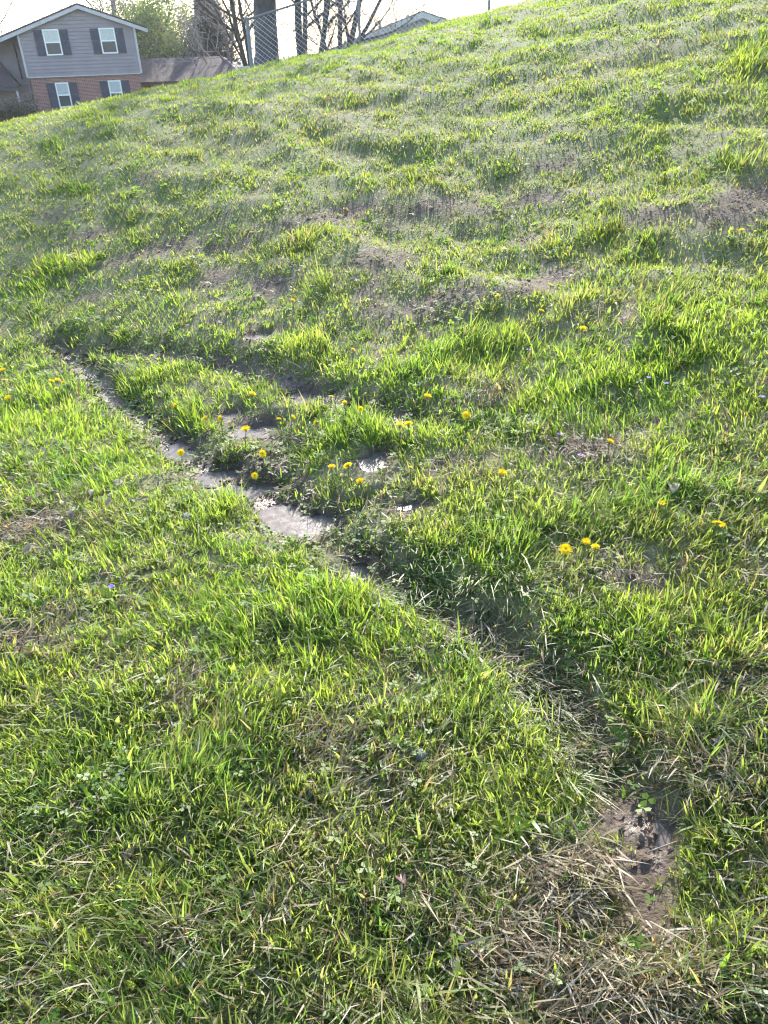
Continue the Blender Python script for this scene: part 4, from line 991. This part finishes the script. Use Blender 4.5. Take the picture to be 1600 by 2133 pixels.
FAL = [(1397, 1018, .085, 0, 'large pale curled dead leaf right of centre'), (835, 1832, .050, 2, 'dark red dead leaf in the foreground grass'), (270, 1776, .040, 1, 'brown dead leaf in the left foreground'),
       (942, 1612, .038, 1, 'small brown dead leaf left of the muddy hollow'), (1022, 1506, .022, 0, 'tiny white dead leaf at the edge of the flattened grass'), (1484, 2032, .06, 0, 'pale torn dead leaf in the bottom right straw'),
       (950, 2010, .045, 0, 'pale dead leaf near the bottom centre'), (870, 2105, .06, 1, 'brown leaf at the bottom edge'), (62, 1039, .055, 1, 'brown leaf of the left litter patch, upper left'),
       (84, 1036, .06, 0, 'pale leaf of the left litter patch, topmost'), (133, 1051, .06, 1, 'brown leaf of the left litter patch, right'), (130, 1080, .06, 0, 'pale leaf of the left litter patch, right below the brown one'),
       (114, 1116, .055, 0, 'pale leaf of the left litter patch, lowest right'), (16, 1119, .055, 0, 'pale leaf at the left edge, lowest of the litter patch'), (59, 1100, .045, 3, 'yellow leaf in the middle of the left litter patch'),
       (14, 1095, .045, 3, 'yellow leaf at the left edge of the litter patch'), (67, 1051, .045, 3, 'yellow leaf at the top of the left litter patch'), (247, 1009, .065, 0, 'pale leaf in the left lawn above the litter patch'),
       (195, 1028, .05, 0, 'pale leaf between the litter patch and the left lawn leaf'), (278, 1045, .04, 0, 'pale leaf left of the grey stone'), (231, 1050, .055, 1, 'brown leaf two steps left of the grey stone'),
       (150, 1068, .05, 0, 'pale leaf on the right fringe of the litter patch'), (25, 1000, .06, 1, 'brown leaf at the left edge above the litter patch'), (4, 1018, .05, 0, 'pale leaf cut by the left edge'),
       (181, 857, .04, 0, 'white leaf in the left lawn near the rut'), (60, 1146, .06, 1, 'brown leaf below the litter patch at left'), (305, 552, .05, 0, 'pale leaf on the left slope'), (720, 438, .06, 3, 'orange leaf on bare soil in mid slope'),
       (735, 585, .07, 0, 'pale leaf on the mound in mid slope'), (1430, 310, .05, 1, 'grey leaf high on the right slope'), (1490, 1545, .05, 0, 'pale leaf in the dry grass at right')]
for k, (px, py, L_, mi, lb) in enumerate(FAL): fallen(px, py, L_, (M_PALEDRY, M_DRY, M_REDLEAF, M_YELLEAF)[mi], lb, k)

def stone(px, py, r, label, k):
    rnd = random.Random(k + 40); g0 = hit(px, py, lambda x, y: ground(x, y) + .015); z = float(ground(g0[0], g0[1]))
    bm = bmesh.new(); bmesh.ops.create_icosphere(bm, subdivisions=3, radius=r)
    for v in bm.verts:
        q = v.co.normalized(); f_ = 1 + .22 * float(perlin(q.x * 1.7 + k, q.y * 1.7 + q.z * 2.1, 5)) + .08 * float(perlin(q.x * 5, q.z * 5 + q.y * 3, 6)); v.co *= f_; v.co.z *= .7
    me = bpy.data.meshes.new('stone'); bm.to_mesh(me); bm.free(); me.materials.append(M_STONE); me.polygons.foreach_set('use_smooth', [True] * len(me.polygons))
    o = bpy.data.objects.new('stone', me); COL.objects.link(o); o.location = (g0[0], g0[1], z + r * .9); o.rotation_euler[2] = k; tag(o, label, 'stone')
stone(874, 1572, .017, 'dark grey stone in the yellowed foreground grass', 1); stone(389, 1078, .02, 'pale grey stone among clover left of the big puddle', 2)

def weed(px, py, L_, nl, label, k):
    rnd = random.Random(k + 700); g0 = hit(px, py, lambda x, y: ground(x, y) + .03); z = float(ground(g0[0], g0[1]))
    root = empty('plantain', (g0[0], g0[1], z), rnd.uniform(0, 6)); tag(root, label, 'weed')
    for j in range(nl):
        b = MB(); leafblade(b, L_ * rnd.uniform(.7, 1.1), L_ * .2, j * 2 * pi / nl + rnd.uniform(-.3, .3), rnd.uniform(.7, 1.3), (0, 0, -.003), False, 7, .3, .9); b.build('leaf', M_WLEAF, root, True)
for k, (px, py, L_, nl, lb) in enumerate([(60, 1625, .075, 6, 'broad leaved weed at the left edge of the foreground'), (200, 1640, .06, 5, 'broad leaved weed right of the left edge weed'), (213, 1490, .055, 4, 'bright broad leaf weed in the left foreground'),
                                          (345, 1518, .06, 5, 'broad leaved weed left of the yellowed patch'), (430, 1440, .055, 5, 'dark broad leaved weed above the yellowed patch'), (1075, 890, .075, 6, 'leafy weed with broad pale leaves right of the upper rut'),
                                          (770, 1570, .05, 5, 'broad leaved weed near the dark stone'), (660, 850, .07, 7, 'dark leafy weed inside the dark green tuft'), (1410, 690, .07, 7, 'leafy weed left of the pale violet'),
                                          (520, 1010, .05, 5, 'yellow green weed at the ditch puddle')]): weed(px, py, L_, nl, lb, k)

def twig(pts_px, r, label, mat=None, lift=.03):
    P_ = [hit(px, py, lambda x, y: ground(x, y) + lift) for px, py in pts_px]
    b = MB(); c0 = P_[0].copy(); c0[2] = float(ground(c0[0], c0[1]))
    b.tube([p - c0 for p in P_], [r * (1 - .5 * i / (len(P_) - 1)) for i in range(len(P_))], 6)
    o = b.build('fallen_twig', mat or M_TWIG2, None, True); o.location = c0; tag(o, label, 'twig')
twig([(1352, 1022), (1375, 1028), (1400, 1020), (1412, 1005)], .0035, 'pale twig lying under the large curled leaf')
twig([(1394, 722), (1402, 740), (1415, 758), (1425, 772)], .003, 'reddish stem lying above the bright violet', simple('red_stem', (.32, .10, .06), .6, .2, 30))
twig([(1185, 813), (1215, 800), (1245, 808), (1290, 832)], .0025, 'thin straw twig across the right mid turf')
twig([(1168, 1508), (1195, 1500), (1212, 1492)], .004, 'short pale twig on the mud at the flattened rut')
twig([(1350, 1775), (1385, 1762), (1412, 1752)], .0022, 'thin twig across the wet mud hollow')


# ------------------------------------------------------------------ thin volume added to imitate lens veil over the distance
hb = MB(); hb.box(-905, 905, -405, 1310, -4.0, 19.5)
hm = bpy.data.materials.new('added_veil'); hm.use_nodes = True; ht = hm.node_tree; ht.nodes.clear()
pv = ht.nodes.new('ShaderNodeVolumePrincipled'); pv.inputs['Color'].default_value = (.93, .94, 1.0, 1); pv.inputs['Density'].default_value = .0004; pv.inputs['Anisotropy'].default_value = .45
hout = ht.nodes.new('ShaderNodeOutputMaterial'); ht.links.new(pv.outputs[0], hout.inputs['Volume'])
hz = hb.build('veil_volume', hm); tag(hz, 'thin pale veil added to wash out the distance', kind='stuff')
